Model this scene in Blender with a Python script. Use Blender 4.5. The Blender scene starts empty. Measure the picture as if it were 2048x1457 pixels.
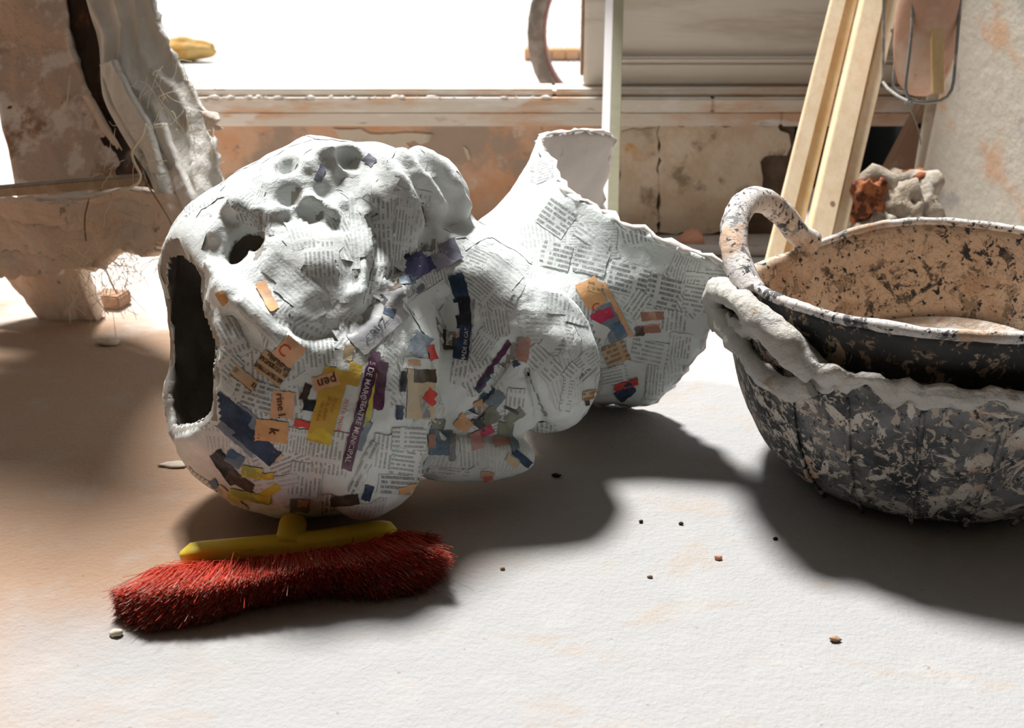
import bpy, bmesh, math, random
import numpy as np
from mathutils import Vector, Matrix
from mathutils.bvhtree import BVHTree

# ------------------------------------------------------------------ camera, sky, sun, exposure
S = bpy.context.scene
COL = S.collection
H, PITCH, F = 0.72, math.radians(20.5), 2483.0       # camera height, downward pitch, focal length in px of a 2048 px frame
cp, sp = math.cos(PITCH), math.sin(PITCH)
cam_d = bpy.data.cameras.new('camera'); cam = bpy.data.objects.new('camera', cam_d); COL.objects.link(cam)
cam.location = (0, 0, H); cam.rotation_euler = (math.pi/2 - PITCH, 0, 0)
cam_d.sensor_width = 36; cam_d.lens = F/2048*36; cam_d.clip_end = 200
cam_d.dof.use_dof = True; cam_d.dof.focus_distance = 1.5; cam_d.dof.aperture_fstop = 7.0
S.camera = cam

w = bpy.data.worlds.new('sky'); S.world = w; w.use_nodes = True
bg = w.node_tree.nodes['Background']; bg.inputs[0].default_value = (0.84, 0.94, 1.0, 1); bg.inputs[1].default_value = 0.6

sun_d = bpy.data.lights.new('sun', 'SUN'); sun = bpy.data.objects.new('sun', sun_d); COL.objects.link(sun)
sun_d.energy = 8.8; sun_d.angle = math.radians(11); sun_d.color = (1.0, 0.985, 0.965)
el, az = math.radians(59), math.radians(18)
sdir = Vector((math.sin(az)*math.cos(el), -math.cos(az)*math.cos(el), -math.sin(el)))
sun.rotation_euler = sdir.to_track_quat('-Z', 'Y').to_euler()

S.view_settings.view_transform = 'Standard'; S.view_settings.look = 'None'
S.view_settings.exposure = 0.02; S.view_settings.gamma = 1.0; S.view_settings.use_curve_mapping = False

# ------------------------------------------------------------------ helpers
RIGHT = np.array([1.0, 0, 0]); FWD = np.array([0, cp, -sp]); UP = np.array([0, sp, cp]); EYE = np.array([0, 0, H])
TOW = -FWD
def P(px, py, d):                       # the place in the room seen at a photo pixel, d metres ahead
    return EYE + d*(FWD + (px-1024)/F*RIGHT - (py-728.5)/F*UP)
def ray(px, py):
    v = FWD + (px-1024)/F*RIGHT - (py-728.5)/F*UP
    return v
def G(px, py, z=0.0):                   # on the floor (or another height)
    v = ray(px, py); return EYE + v*((z-H)/v[2])
def WY(px, py, y):                      # on a plane parallel to the back wall
    v = ray(px, py); return EYE + v*(y/v[1])

random.seed(7); rng = np.random.default_rng(7)

def hash3(i, j, k, seed):
    n = (i*374761393 + j*668265263 + k*2147483647 + seed*1274126177) & 0xffffffff
    n = ((n ^ (n >> 13))*1274126177) & 0xffffffff
    return ((n ^ (n >> 16)) & 0xffff)/65535.0
def vnoise(p, scale, seed=0):
    q = np.asarray(p)*scale; i = np.floor(q).astype(np.int64); f = q-i; f = f*f*(3-2*f)
    out = 0
    for a in (0, 1):
        for b in (0, 1):
            for c in (0, 1):
                wgt = (f[..., 0] if a else 1-f[..., 0])*(f[..., 1] if b else 1-f[..., 1])*(f[..., 2] if c else 1-f[..., 2])
                out = out + wgt*hash3(i[..., 0]+a, i[..., 1]+b, i[..., 2]+c, seed)
    return out*2-1
def fbm(p, scale, oct=3, seed=0):
    r, a = 0, 1.0
    for o in range(oct):
        r = r + a*vnoise(p, scale*2**o, seed+o*17); a *= .5
    return r

def mesh_obj(name, verts, faces, mat=None, parent=None, smooth=True, uvs=None):
    me = bpy.data.meshes.new(name)
    verts = np.asarray(verts, float)
    me.from_pydata([tuple(v) for v in verts], [], [tuple(int(i) for i in f) for f in faces])
    if uvs is not None:
        ul = me.uv_layers.new(name='UVMap'); li = np.empty(len(me.loops), np.int32); me.loops.foreach_get('vertex_index', li)
        ul.data.foreach_set('uv', np.asarray(uvs, np.float32)[li].ravel())
    me.update()
    if smooth: me.polygons.foreach_set('use_smooth', [True]*len(me.polygons))
    o = bpy.data.objects.new(name, me); COL.objects.link(o)
    if mat: me.materials.append(mat)
    if parent: attach(o, parent)
    return o
def attach(o, parent):
    o.parent = parent
    o.matrix_parent_inverse = Matrix.Translation(parent.location).inverted() if parent.parent is None else Matrix.Identity(4)
def bm_obj(name, bm, mat=None, parent=None, smooth=False):
    me = bpy.data.meshes.new(name); bm.to_mesh(me); bm.free()
    if smooth: me.polygons.foreach_set('use_smooth', [True]*len(me.polygons))
    o = bpy.data.objects.new(name, me); COL.objects.link(o)
    if mat: me.materials.append(mat)
    if parent: attach(o, parent)
    return o
def thing(name, label, cat, loc=(0, 0, 0), group=None):
    o = bpy.data.objects.new(name, None); o.location = tuple(loc); o.empty_display_size = .05; COL.objects.link(o)
    return tag(o, label, cat, group)
def tag(o, label, cat, group=None):
    o['label'] = label; o['category'] = cat
    if group: o['group'] = group
    return o
def struct(o):
    o['kind'] = 'structure'; return o
def box(name, lo, hi, mat, parent=None, bev=0.004):
    bm = bmesh.new(); bmesh.ops.create_cube(bm, size=1)
    lo, hi = np.array(lo, float), np.array(hi, float)
    for v in bm.verts: v.co = Vector(((lo+hi)/2 + np.array(v.co)*(hi-lo)))
    if bev: bmesh.ops.bevel(bm, geom=bm.edges[:], offset=bev, segments=2, affect='EDGES')
    return bm_obj(name, bm, mat, parent)
def grid_faces(n, m, wrap=False, off=0):
    f = []
    for i in range(n-1):
        for j in range(m if wrap else m-1):
            a, b = i*m+j, i*m+(j+1) % m
            f.append((a+off, b+off, b+m+off, a+m+off))
    return f
def resample(pts, n):
    pts = np.asarray(pts, float); d = np.r_[0, np.cumsum(np.linalg.norm(np.diff(pts, axis=0), axis=1))]
    t = np.linspace(0, d[-1], n); return np.stack([np.interp(t, d, pts[:, k]) for k in range(pts.shape[1])], 1)
def smooth_path(pts, n, it=3):
    p = resample(pts, n)
    for _ in range(it): p[1:-1] = (p[:-2]+2*p[1:-1]+p[2:])/4
    return p
def tube_data(path, rad, seg=8, flat=None, caps=True):
    path = np.asarray(path, float); n = len(path); rad = np.broadcast_to(np.asarray(rad, float), (n,))
    T = np.gradient(path, axis=0); T /= np.linalg.norm(T, axis=1)[:, None]+1e-12
    ref = np.array([0, 0, 1.0]) if abs(T[0][2]) < .9 else np.array([1.0, 0, 0])
    N = np.cross(T[0], ref); N /= np.linalg.norm(N); V = []
    for i in range(n):
        N = N - T[i]*np.dot(N, T[i]); N /= np.linalg.norm(N); B = np.cross(T[i], N)
        for s in range(seg):
            a = 2*math.pi*s/seg; V.append(path[i]+rad[i]*(math.cos(a)*N+math.sin(a)*B*(flat or 1)))
    Fc = grid_faces(n, seg, True)
    if caps: Fc += [tuple(range(seg-1, -1, -1)), tuple(range((n-1)*seg, n*seg))]
    return np.array(V), Fc
def tube(name, path, rad, mat, parent=None, seg=8, flat=None):
    v, f = tube_data(path, rad, seg, flat); return mesh_obj(name, v, f, mat, parent)
def vnormals(V, Fc):
    Fc = np.array([f[:4] if len(f) >= 4 else (*f, f[-1]) for f in Fc]); N = np.zeros_like(V)
    n = np.cross(V[Fc[:, 2]]-V[Fc[:, 0]], V[Fc[:, 3]]-V[Fc[:, 1]])
    for k in range(4): np.add.at(N, Fc[:, k], n)
    return N/(np.linalg.norm(N, axis=1)[:, None]+1e-12)
def solid(V, Fc, n, m, th, wrap=False):
    """thick sheet out of an n x m grid"""
    N = vnormals(V, Fc); k = len(V); V2 = np.vstack([V+N*th/2, V-N*th/2])
    F2 = list(Fc)+[tuple(i+k for i in f[::-1]) for f in Fc]
    def rim(loop, closed):
        L = len(loop)
        for i in range(L if closed else L-1):
            a, b = loop[i], loop[(i+1) % L]; F2.append((b, a, a+k, b+k))
    if wrap:
        rim(list(range(m)), True); rim([(n-1)*m+j for j in range(m)][::-1], True)
    else:
        lp = [j for j in range(m)]+[i*m+m-1 for i in range(1, n)]+[(n-1)*m+j for j in range(m-2, -1, -1)]+[i*m for i in range(n-2, 0, -1)]
        rim(lp, True)
    return V2, F2
def fix_normals(o):
    bm = bmesh.new(); bm.from_mesh(o.data); bmesh.ops.recalc_face_normals(bm, faces=bm.faces[:]); bm.to_mesh(o.data); bm.free(); return o
def ribbon(name, left, right, n, m, th, amp, mat, parent=None, seed=0, scale=14, aniso=(1, 1, 1), ridge=0, rag=0):
    L = smooth_path(left, n, 2); R = smooth_path(right, n, 2)
    if rag:
        R = R + rag*rng.normal(size=(n, 1))*(R-L)/np.linalg.norm(R-L, axis=1)[:, None]
    t = np.linspace(0, 1, m)[None, :, None]
    V = (L[:, None]*(1-t)+R[:, None]*t).reshape(-1, 3); Fc = grid_faces(n, m)
    N = vnormals(V, Fc); q = V*np.array(aniso)
    V = V+N*(amp*fbm(q, scale, 4, seed))[:, None]
    if ridge:
        tt = np.tile(np.linspace(0, 1, m), n)
        V = V+N*(ridge*(np.abs(np.sin(tt*9+2.5*fbm(V, 5, 2, seed+5)))**.6))[:, None]
    V, Fc = solid(V, Fc, n, m, th)
    return fix_normals(mesh_obj(name, V, Fc, mat, parent))
def plank(name, a, b, wv, tv, mat, parent=None, bev=.0015, cuts=1):
    """board from end a to end b, full width vector wv, thickness vector tv"""
    a, b, wv, tv = (np.array(x, float) for x in (a, b, wv, tv))
    bm = bmesh.new(); vs = []
    for e in (a, b):
        for s, t in ((0, 0), (1, 0), (1, 1), (0, 1)): vs.append(bm.verts.new(e+wv*s+tv*t))
    for f in ((3, 2, 1, 0), (4, 5, 6, 7), (0, 1, 5, 4), (1, 2, 6, 5), (2, 3, 7, 6), (3, 0, 4, 7)): bm.faces.new([vs[i] for i in f])
    bmesh.ops.recalc_face_normals(bm, faces=bm.faces[:])
    if bev: bmesh.ops.bevel(bm, geom=bm.edges[:], offset=bev, segments=2, affect='EDGES')
    return bm_obj(name, bm, mat, parent)
def lump(name, c, r, mat, parent=None, seed=0, amp=.25, scale=2.2, sub=4, facet=False):
    bm = bmesh.new(); bmesh.ops.create_icosphere(bm, subdivisions=sub, radius=1)
    V = np.array([v.co[:] for v in bm.verts]); Q = V*(1+amp*fbm(V+seed*3.1, scale, 5 if sub >= 4 else 3, seed))[:, None]
    if facet: Q = np.clip(Q, -.72, .72)*1.15
    Q = Q*np.array(r)+np.array(c)
    for v, q in zip(bm.verts, Q): v.co = q
    return bm_obj(name, bm, mat, parent, smooth=not facet)

# ------------------------------------------------------------------ materials
def nd(nt, typ, ins=None, **props):
    n = nt.nodes.new(typ)
    for k, v in props.items(): setattr(n, k, v)
    for k, v in (ins or {}).items():
        s = n.inputs[k]
        if hasattr(v, 'is_output') or isinstance(v, bpy.types.NodeSocket): nt.links.new(v, s)
        else: s.default_value = v
    return n
def c4(c): return (*c, 1) if len(c) == 3 else c
def new_mat(name, rough=.9, color=(.5, .5, .5), spec=.2):
    m = bpy.data.materials.new(name); m.use_nodes = True; nt = m.node_tree; b = nt.nodes['Principled BSDF']
    b.inputs['Roughness'].default_value = rough; b.inputs['Base Color'].default_value = c4(color)
    b.inputs['Specular IOR Level'].default_value = spec
    return m, nt, b
def pos(nt): return nd(nt, 'ShaderNodeNewGeometry').outputs['Position']
def mapping(nt, v, scale=(1, 1, 1), loc=(0, 0, 0), rot=(0, 0, 0)):
    return nd(nt, 'ShaderNodeMapping', {'Vector': v, 'Scale': scale, 'Location': loc, 'Rotation': rot}).outputs[0]
def noise(nt, v, scale, detail=5, rough=.55, dist=0):
    return nd(nt, 'ShaderNodeTexNoise', {'Vector': v, 'Scale': scale, 'Detail': detail, 'Roughness': rough, 'Distortion': dist}).outputs['Fac']
def ramp(nt, v, a, b, smooth=True):
    return nd(nt, 'ShaderNodeMapRange', {'Value': v, 'From Min': a, 'From Max': b}, interpolation_type='SMOOTHSTEP' if smooth else 'LINEAR').outputs[0]
def mix(nt, f, a, b, mode='MIX'):
    n = nd(nt, 'ShaderNodeMix', data_type='RGBA', blend_type=mode)
    for s, v in ((n.inputs[0], f), (n.inputs[6], a), (n.inputs[7], b)):
        if isinstance(v, bpy.types.NodeSocket): nt.links.new(v, s)
        else: s.default_value = c4(v) if isinstance(v, tuple) else v
    return n.outputs[2]
def mth(nt, op, a, b=0.0, c=None):
    n = nd(nt, 'ShaderNodeMath', operation=op)
    for i, v in enumerate((a, b) if c is None else (a, b, c)):
        if isinstance(v, bpy.types.NodeSocket): nt.links.new(v, n.inputs[i])
        else: n.inputs[i].default_value = v
    return n.outputs[0]
def bump(nt, b, h, strength=.3, dist=.01):
    n = nd(nt, 'ShaderNodeBump', {'Height': h, 'Strength': strength, 'Distance': dist})
    nt.links.new(n.outputs[0], b.inputs['Normal'])
def setc(nt, b, c): nt.links.new(c, b.inputs['Base Color'])

def mottled(name, cols, scale=8, rough=.95, bstr=.4, bdist=.006, stains=(), stretch=(1, 1, 1), fine=60):
    """cols: base colour and (colour, threshold a, b, scale) layers"""
    m, nt, b = new_mat(name, rough); p = mapping(nt, pos(nt), stretch)
    c = cols[0]
    for i, (cc, a, e, sc) in enumerate(cols[1:]):
        n = noise(nt, mapping(nt, p, (1, 1, 1), (i*3.7, i*1.9, i*2.3)), sc, 6, .62)
        c = mix(nt, ramp(nt, n, a, e), c, cc)
    if isinstance(c, tuple): b.inputs['Base Color'].default_value = c4(c)
    else: setc(nt, b, c)
    h = mth(nt, 'ADD', noise(nt, p, scale, 8, .65), mth(nt, 'MULTIPLY', noise(nt, p, fine, 6, .6), .35))
    bump(nt, b, h, bstr, bdist)
    return m

def M_paper_overlay(nt, col, amount=1.0):
    """pulp smears and teal stains brushed over the print"""
    p = pos(nt)
    white = ramp(nt, noise(nt, p, 9, 5, .6, .6), .50, .68)
    col = mix(nt, mth(nt, 'MULTIPLY', white, .55*amount), col, (.78, .83, .825))
    teal = ramp(nt, noise(nt, mapping(nt, p, (1, 1, 1), (5, 2, 1)), 22, 5, .6, .8), .64, .78)
    col = mix(nt, mth(nt, 'MULTIPLY', teal, .42*amount), col, (.30, .47, .46))
    ochre = ramp(nt, noise(nt, mapping(nt, p, (1, 1, 1), (1, 7, 3)), 15, 5, .6), .66, .8)
    return mix(nt, mth(nt, 'MULTIPLY', ochre, .4*amount), col, (.55, .47, .36))

def newsprint(name, paper=(.70, .73, .715), ink=(.10, .11, .115), pitch=.0056, strength=.8, gap=.42, char=420, colw=.055, bold=.27, amount=1.0):
    m, nt, b = new_mat(name, .85)
    uv = nd(nt, 'ShaderNodeUVMap').outputs[0]; s = nd(nt, 'ShaderNodeSeparateXYZ', {0: uv}); u, v = s.outputs[0], s.outputs[1]
    vv = mth(nt, 'DIVIDE', v, pitch); fr = mth(nt, 'FRACT', vv); row = mth(nt, 'FLOOR', vv)
    line = ramp(nt, mth(nt, 'ABSOLUTE', mth(nt, 'SUBTRACT', fr, .5)), bold+.06, bold-.06)
    cv = nd(nt, 'ShaderNodeCombineXYZ', {0: mth(nt, 'MULTIPLY', u, char*.30), 1: mth(nt, 'MULTIPLY', row, 7.31), 2: 0.0}).outputs[0]
    word = ramp(nt, noise(nt, cv, 1.0, 1, .5), gap-.06, gap+.02)
    cv2 = nd(nt, 'ShaderNodeCombineXYZ', {0: mth(nt, 'MULTIPLY', u, char*2.4), 1: mth(nt, 'MULTIPLY', vv, 2.1), 2: mth(nt, 'MULTIPLY', row, 3.3)}).outputs[0]
    letter = ramp(nt, noise(nt, cv2, 1.0, 1, .5), .30, .58)
    fc = mth(nt, 'FRACT', mth(nt, 'DIVIDE', u, colw))
    colm = mth(nt, 'MULTIPLY', ramp(nt, fc, .05, .07), ramp(nt, fc, .97, .95))
    k = mth(nt, 'MULTIPLY', mth(nt, 'MULTIPLY', line, word), mth(nt, 'MULTIPLY', mth(nt, 'ADD', mth(nt, 'MULTIPLY', letter, .6), .4), colm))
    k = mth(nt, 'MULTIPLY', k, strength)
    rnd = nd(nt, 'ShaderNodeObjectInfo').outputs['Random']
    pap = mix(nt, mth(nt, 'MULTIPLY', rnd, .45), paper, (.59, .615, .60))
    show = nd(nt, 'ShaderNodeTexNoise', {'Vector': pos(nt), 'Scale': 30.0}).outputs['Fac']
    pap = mix(nt, ramp(nt, show, .35, .75), pap, tuple(x*.93 for x in paper))
    col = mix(nt, k, pap, ink)
    setc(nt, b, M_paper_overlay(nt, col, amount))
    p = pos(nt); bump(nt, b, mth(nt, 'ADD', noise(nt, p, 55, 6, .6), mth(nt, 'MULTIPLY', noise(nt, p, 260, 3), .25)), .35, .004)
    return m
def printed(name, color, var=.12, second=None, amount=.35):
    """flat colour print with some wear"""
    m, nt, b = new_mat(name, .75); p = pos(nt)
    n = noise(nt, p, 45, 6, .6)
    col = mix(nt, ramp(nt, n, .35, .7), color, tuple(min(1, x*(1+var*2)+.012) for x in color))
    if second:
        col = mix(nt, ramp(nt, noise(nt, mapping(nt, p, (1, 1, 1), (3, 1, 8)), 38, 3, .5, .5), .47, .53), col, second)
    wear = ramp(nt, noise(nt, p, 120, 5, .7), .66, .74)
    col = mix(nt, mth(nt, 'MULTIPLY', wear, .5), col, (.6, .61, .59))
    setc(nt, b, M_paper_overlay(nt, col, amount)); bump(nt, b, noise(nt, p, 60, 6, .6), .3, .004)
    return m

MAT = {}
def build_materials():
    # paper pulp of the head itself
    m, nt, b = new_mat('paper_pulp', .88); p = pos(nt)
    n1 = noise(nt, p, 14, 6, .6)
    col = mix(nt, ramp(nt, n1, .35, .65), (.77, .81, .80), (.66, .705, .69))
    setc(nt, b, M_paper_overlay(nt, col, 1.0))
    h = mth(nt, 'ADD', noise(nt, mapping(nt, p, (1, 1, 1)), 26, 7, .62, .7), mth(nt, 'MULTIPLY', noise(nt, p, 140, 4, .6), .3))
    bump(nt, b, h, .5, .008); MAT['pulp'] = m
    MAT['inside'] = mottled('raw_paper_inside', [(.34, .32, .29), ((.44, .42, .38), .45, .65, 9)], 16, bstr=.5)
    MAT['bust_in'] = mottled('pinkish_paper_inside', [(.60, .565, .535), ((.68, .60, .58), .5, .7, 9), ((.42, .40, .37), .62, .72, 25)], 22, bstr=.45)
    MAT['news'] = newsprint('newsprint_body', strength=.62); MAT['news_small'] = newsprint('newsprint_small', pitch=.0042, strength=.55, char=560, colw=.045)
    MAT['news_faint'] = newsprint('newsprint_faint', strength=.38, ink=(.2, .24, .25)); MAT['news_dark'] = newsprint('newsprint_strong', strength=.8, pitch=.0062, bold=.31, paper=(.61, .635, .62))
    MAT['plain'] = newsprint('newsprint_blank', strength=0.0)
    MAT['orange'] = printed('orange_print', (.60, .33, .155)); MAT['orange_text'] = newsprint('orange_page_text', paper=(.56, .31, .11), ink=(.10, .06, .03), pitch=.0062, strength=.75, amount=.25, bold=.3)
    MAT['peach'] = printed('peach_print', (.66, .38, .225)); MAT['peach_text'] = newsprint('peach_page_text', paper=(.62, .40, .22), ink=(.07, .04, .02), pitch=.0105, strength=.95, char=230, amount=.2, bold=.3, colw=.2)
    MAT['navy'] = printed('navy_print', (.022, .038, .07), .5); MAT['yellow'] = printed('yellow_print', (.60, .47, .06), .1, (.56, .36, .07))
    MAT['lemon'] = printed('lemon_print', (.55, .52, .08), .1, (.35, .38, .10)); MAT['purple'] = printed('purple_print', (.075, .022, .055), .4)
    MAT['black'] = printed('black_print', (.016, .018, .022), .5); MAT['red'] = printed('red_print', (.55, .06, .05), .15); MAT['crimson'] = printed('crimson_print', (.46, .04, .09))
    MAT['tan'] = printed('tan_photo_print', (.52, .42, .27), .1); MAT['brown'] = printed('brown_photo_print', (.055, .04, .027), .5)
    MAT['grey'] = printed('grey_photo_print', (.36, .36, .35), .2, (.26, .26, .27)); MAT['blue'] = printed('blue_photo_print', (.06, .12, .20), .4, (.14, .20, .25))
    MAT['violet'] = printed('violet_photo_print', (.045, .05, .12), .6, (.10, .095, .22)); MAT['lilac'] = printed('lilac_photo_print', (.24, .235, .29), .2, (.16, .16, .2))
    MAT['skin'] = printed('skin_photo_print', (.50, .28, .21), .15, (.40, .20, .15)); MAT['pink'] = printed('pink_print', (.56, .25, .23)); MAT['green'] = printed('grey_green_print', (.15, .16, .12), .3)
    MAT['slate'] = printed('slate_print', (.16, .20, .24), .2)
    for k, c in (('ink', (.02, .018, .016)), ('ink_brown', (.10, .05, .02)), ('ink_white', (.62, .60, .60)), ('ink_red', (.55, .07, .03)), ('ink_grey', (.12, .13, .14)), ('ink_orange', (.50, .22, .04))):
        MAT[k] = new_mat(k, .8, c)[0]
    # floor
    m, nt, b = new_mat('dusty_concrete', .93); p = pos(nt); sx = nd(nt, 'ShaderNodeSeparateXYZ', {0: p}).outputs[0]
    big = noise(nt, p, 2.2, 6, .6, .4)
    side = mth(nt, 'ADD', sx, mth(nt, 'MULTIPLY', mth(nt, 'SUBTRACT', big, .5), .9))
    side = mth(nt, 'ADD', side, mth(nt, 'MULTIPLY', ramp(nt, nd(nt, 'ShaderNodeSeparateXYZ', {0: p}).outputs[1], 1.34, 1.05), .5))  # brown fades near the camera, painting in the sun spot there
    col = mix(nt, ramp(nt, side, -.32, .24), (.38, .25, .168), (.335, .333, .33))
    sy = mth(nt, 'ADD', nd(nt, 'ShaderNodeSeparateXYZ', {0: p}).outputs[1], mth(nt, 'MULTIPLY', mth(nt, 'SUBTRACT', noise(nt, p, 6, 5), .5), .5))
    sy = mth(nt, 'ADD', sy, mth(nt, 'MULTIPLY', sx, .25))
    col = mix(nt, mth(nt, 'MULTIPLY', ramp(nt, sy, 1.88, 2.08), .8), col, (.66, .62, .58))  # paler by the wall and past the head: sun patches put into the colour
    col = mix(nt, mth(nt, 'MULTIPLY', ramp(nt, noise(nt, p, 12, 7, .65), .5, .8), .3), col, (.46, .45, .44))
    col = mix(nt, mth(nt, 'MULTIPLY', ramp(nt, noise(nt, mapping(nt, p, (1, 2, 1), (3, 3, 3)), 7, 6, .7, .5), .54, .70), .5), col, (.36, .29, .225))
    col = mix(nt, mth(nt, 'MULTIPLY', ramp(nt, noise(nt, p, 95, 4, .6), .66, .74), .7), col, (.22, .16, .11))
    setc(nt, b, col)
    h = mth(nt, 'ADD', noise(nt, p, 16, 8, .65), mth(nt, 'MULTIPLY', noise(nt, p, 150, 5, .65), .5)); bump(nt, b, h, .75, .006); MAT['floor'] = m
    MAT['pavement'] = mottled('pavement', [(.62, .60, .56), ((.5, .48, .44), .5, .7, 5)], 10)
    MAT['wall'] = mottled('stained_plaster_wall', [(.52, .37, .26), ((.56, .31, .17), .44, .62, 3.2), ((.50, .42, .33), .56, .70, 7), ((.50, .20, .06), .66, .74, 9), ((.17, .12, .085), .64, .78, 16)], 14, bstr=.6)
    MAT['skin_wall'] = mottled('flaking_plaster', [(.62, .485, .35), ((.72, .61, .48), .46, .60, 7), ((.60, .34, .14), .60, .72, 8), ((.34, .26, .19), .56, .70, 17)], 18, bstr=.9)
    MAT['skin_left'] = mottled('orange_stained_plaster', [(.66, .43, .30), ((.66, .36, .21), .46, .58, 6), ((.42, .32, .25), .50, .60, 5), ((.72, .58, .46), .58, .66, 9), ((.33, .25, .19), .62, .72, 22)], 16, bstr=.9)
    MAT['flake'] = mottled('pale_plaster_flake', [(.60, .52, .42), ((.42, .33, .24), .5, .66, 12)], 20, bstr=.5)
    MAT['whitecrumb'] = new_mat('white_plaster_crumb', .95, (.78, .74, .70))[0]
    MAT['under'] = mottled('bare_mortar', [(.12, .085, .062), ((.18, .13, .095), .45, .65, 14)], 30, bstr=.7)
    MAT['stone'] = mottled('worn_stone_sill', [(.72, .66, .58), ((.68, .46, .32), .48, .62, 7), ((.78, .74, .69), .54, .62, 11), ((.36, .29, .23), .60, .70, 16)], 18, bstr=.5, stretch=(.45, 1, 1.6))
    MAT['void'] = new_mat('sooty_recess', 1, (.012, .012, .013))[0]  # near-black puts the shade inside the hollows into the colour
    MAT['oldwood'] = mottled('weathered_painted_wood', [(.76, .71, .64), ((.56, .48, .40), .48, .66, 6), ((.74, .70, .65), .58, .7, 11)], 20, bstr=.4, stretch=(.25, 1, 2))
    MAT['interior'] = new_mat('grey_limewash', .95, (.30, .26, .22))[0]
    MAT['mould'] = mottled('plaster_hessian', [(.66, .635, .585), ((.76, .74, .70), .46, .62, 9), ((.60, .46, .33), .62, .74, 13), ((.36, .32, .27), .62, .74, 22)], 26, bstr=.8, bdist=.008, stretch=(1.2, 1, .6))
    MAT['mould_in'] = mottled('rusty_mould_inside', [(.62, .47, .37), ((.82, .72, .64), .49, .58, 13), ((.36, .23, .15), .54, .66, 10), ((.14, .06, .028), .66, .70, 22)], 26, bstr=1.0, bdist=.012)
    MAT['rust'] = mottled('dark_rust', [(.035, .022, .015), ((.15, .06, .025), .5, .66, 12), ((.2, .17, .14), .62, .72, 16)], 30, bstr=.8)
    MAT['lip'] = mottled('dusty_mould_lip', [(.72, .575, .47), ((.72, .63, .55), .46, .62, 9), ((.56, .33, .19), .6, .72, 10), ((.32, .24, .17), .62, .74, 24)], 24, bstr=.9, bdist=.01)
    MAT['fibre'] = new_mat('hemp_fibre', .9, (.62, .52, .38))[0]; MAT['fibre_dark'] = new_mat('dark_hemp', .9, (.16, .115, .06))[0]
    MAT['brick'] = mottled('dusty_brick', [(.36, .22, .145), ((.46, .36, .28), .5, .68, 18)], 40)
    MAT['pinkbrick'] = mottled('pink_brick_shard', [(.62, .33, .24), ((.55, .20, .10), .55, .66, 20)], 30)
    MAT['rubble'] = mottled('plastered_rubble', [(.42, .345, .265), ((.50, .45, .38), .46, .62, 14), ((.17, .125, .085), .62, .72, 20)], 24, bstr=1.0, bdist=.012)
    MAT['redclay'] = mottled('broken_red_clay', [(.33, .115, .05), ((.10, .035, .02), .48, .55, 34), ((.5, .38, .28), .64, .7, 22)], 40, bstr=.9)
    MAT['terracotta'] = mottled('terracotta', [(.48, .285, .20), ((.55, .40, .31), .5, .68, 10), ((.38, .17, .08), .6, .72, 14)], 20, bstr=.3)
    MAT['beam'] = mottled('dusty_red_beam', [(.34, .215, .15), ((.42, .32, .25), .5, .66, 14), ((.05, .03, .02), .68, .72, 20)], 24, bstr=.7, stretch=(1, 1, .6))
    MAT['board'] = mottled('limed_board', [(.70, .63, .53), ((.72, .47, .31), .50, .64, 6), ((.50, .46, .42), .55, .68, 11)], 24, bstr=.5, stretch=(1.6, 1, .5))
    MAT['metal'] = mottled('galvanised_rod', [(.24, .24, .23), ((.42, .38, .33), .5, .62, 30), ((.25, .13, .06), .64, .72, 24)], 60, rough=.5, bstr=.3)
    MAT['pipe'] = mottled('grey_pipe', [(.50, .48, .47), ((.32, .26, .23), .55, .7, 12)], 40, rough=.6, bstr=.2)
    MAT['olive'] = mottled('olive_painted_batten', [(.45, .43, .30), ((.48, .46, .335), .45, .6, 10), ((.60, .57, .47), .69, .71, 30)], 40, bstr=.15)
    MAT['whitepaint'] = new_mat('chalk_white_paint', .8, (.93, .90, .91))[0]  # white stands for skylight on the batten's left edge, put into the colour
    MAT['yellowplastic'] = mottled('dusty_yellow_plastic', [(.80, .62, .06), ((.84, .68, .16), .5, .7, 20), ((.40, .24, .04), .66, .74, 40)], 60, rough=.45, bstr=.12)
    MAT['tyre'] = mottled('dusty_tyre', [(.17, .13, .105), ((.25, .20, .17), .45, .6, 20)], 40); MAT['rim'] = new_mat('red_rim', .4, (.30, .045, .03))[0]; MAT['rimside'] = new_mat('dull_alloy', .5, (.36, .25, .23))[0]
    MAT['sack'] = mottled('tan_sacking', [(.55, .36, .14), ((.42, .22, .05), .5, .64, 9)], 20); MAT['kerb'] = mottled('orange_brick_kerb', [(.62, .34, .19), ((.66, .46, .3), .5, .65, 5)], 12)
    MAT['powder'] = mottled('dry_plaster_powder', [(.56, .43, .33), ((.68, .60, .53), .45, .62, 24), ((.50, .32, .2), .6, .72, 30)], 50, bstr=1.0, bdist=.012)
    MAT['crust'] = mottled('white_plaster_crust', [(.54, .51, .46), ((.60, .58, .54), .45, .6, 20), ((.44, .34, .245), .60, .70, 18), ((.10, .09, .08), .67, .71, 34)], 45, bstr=1.0, bdist=.01)
    # timber
    def timber(name, a, bcol, c):
        m, nt, b = new_mat(name, .6); p = mapping(nt, pos(nt), (1, 1, .06), rot=(0, math.radians(-13), 0))
        n = noise(nt, p, 38, 4, .6); n2 = noise(nt, p, 160, 4, .6)
        col = mix(nt, ramp(nt, n, .38, .62), a, bcol); col = mix(nt, mth(nt, 'MULTIPLY', ramp(nt, n2, .5, .7), .4), col, c)
        k = ramp(nt, nd(nt, 'ShaderNodeTexVoronoi', {'Vector': mapping(nt, pos(nt), (1, 1, .5)), 'Scale': 13.0}).outputs['Distance'], .075, .05)
        col = mix(nt, mth(nt, 'MULTIPLY', k, .8), col, (.16, .075, .03)); setc(nt, b, col); bump(nt, b, n2, .12, .002); return m
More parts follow.
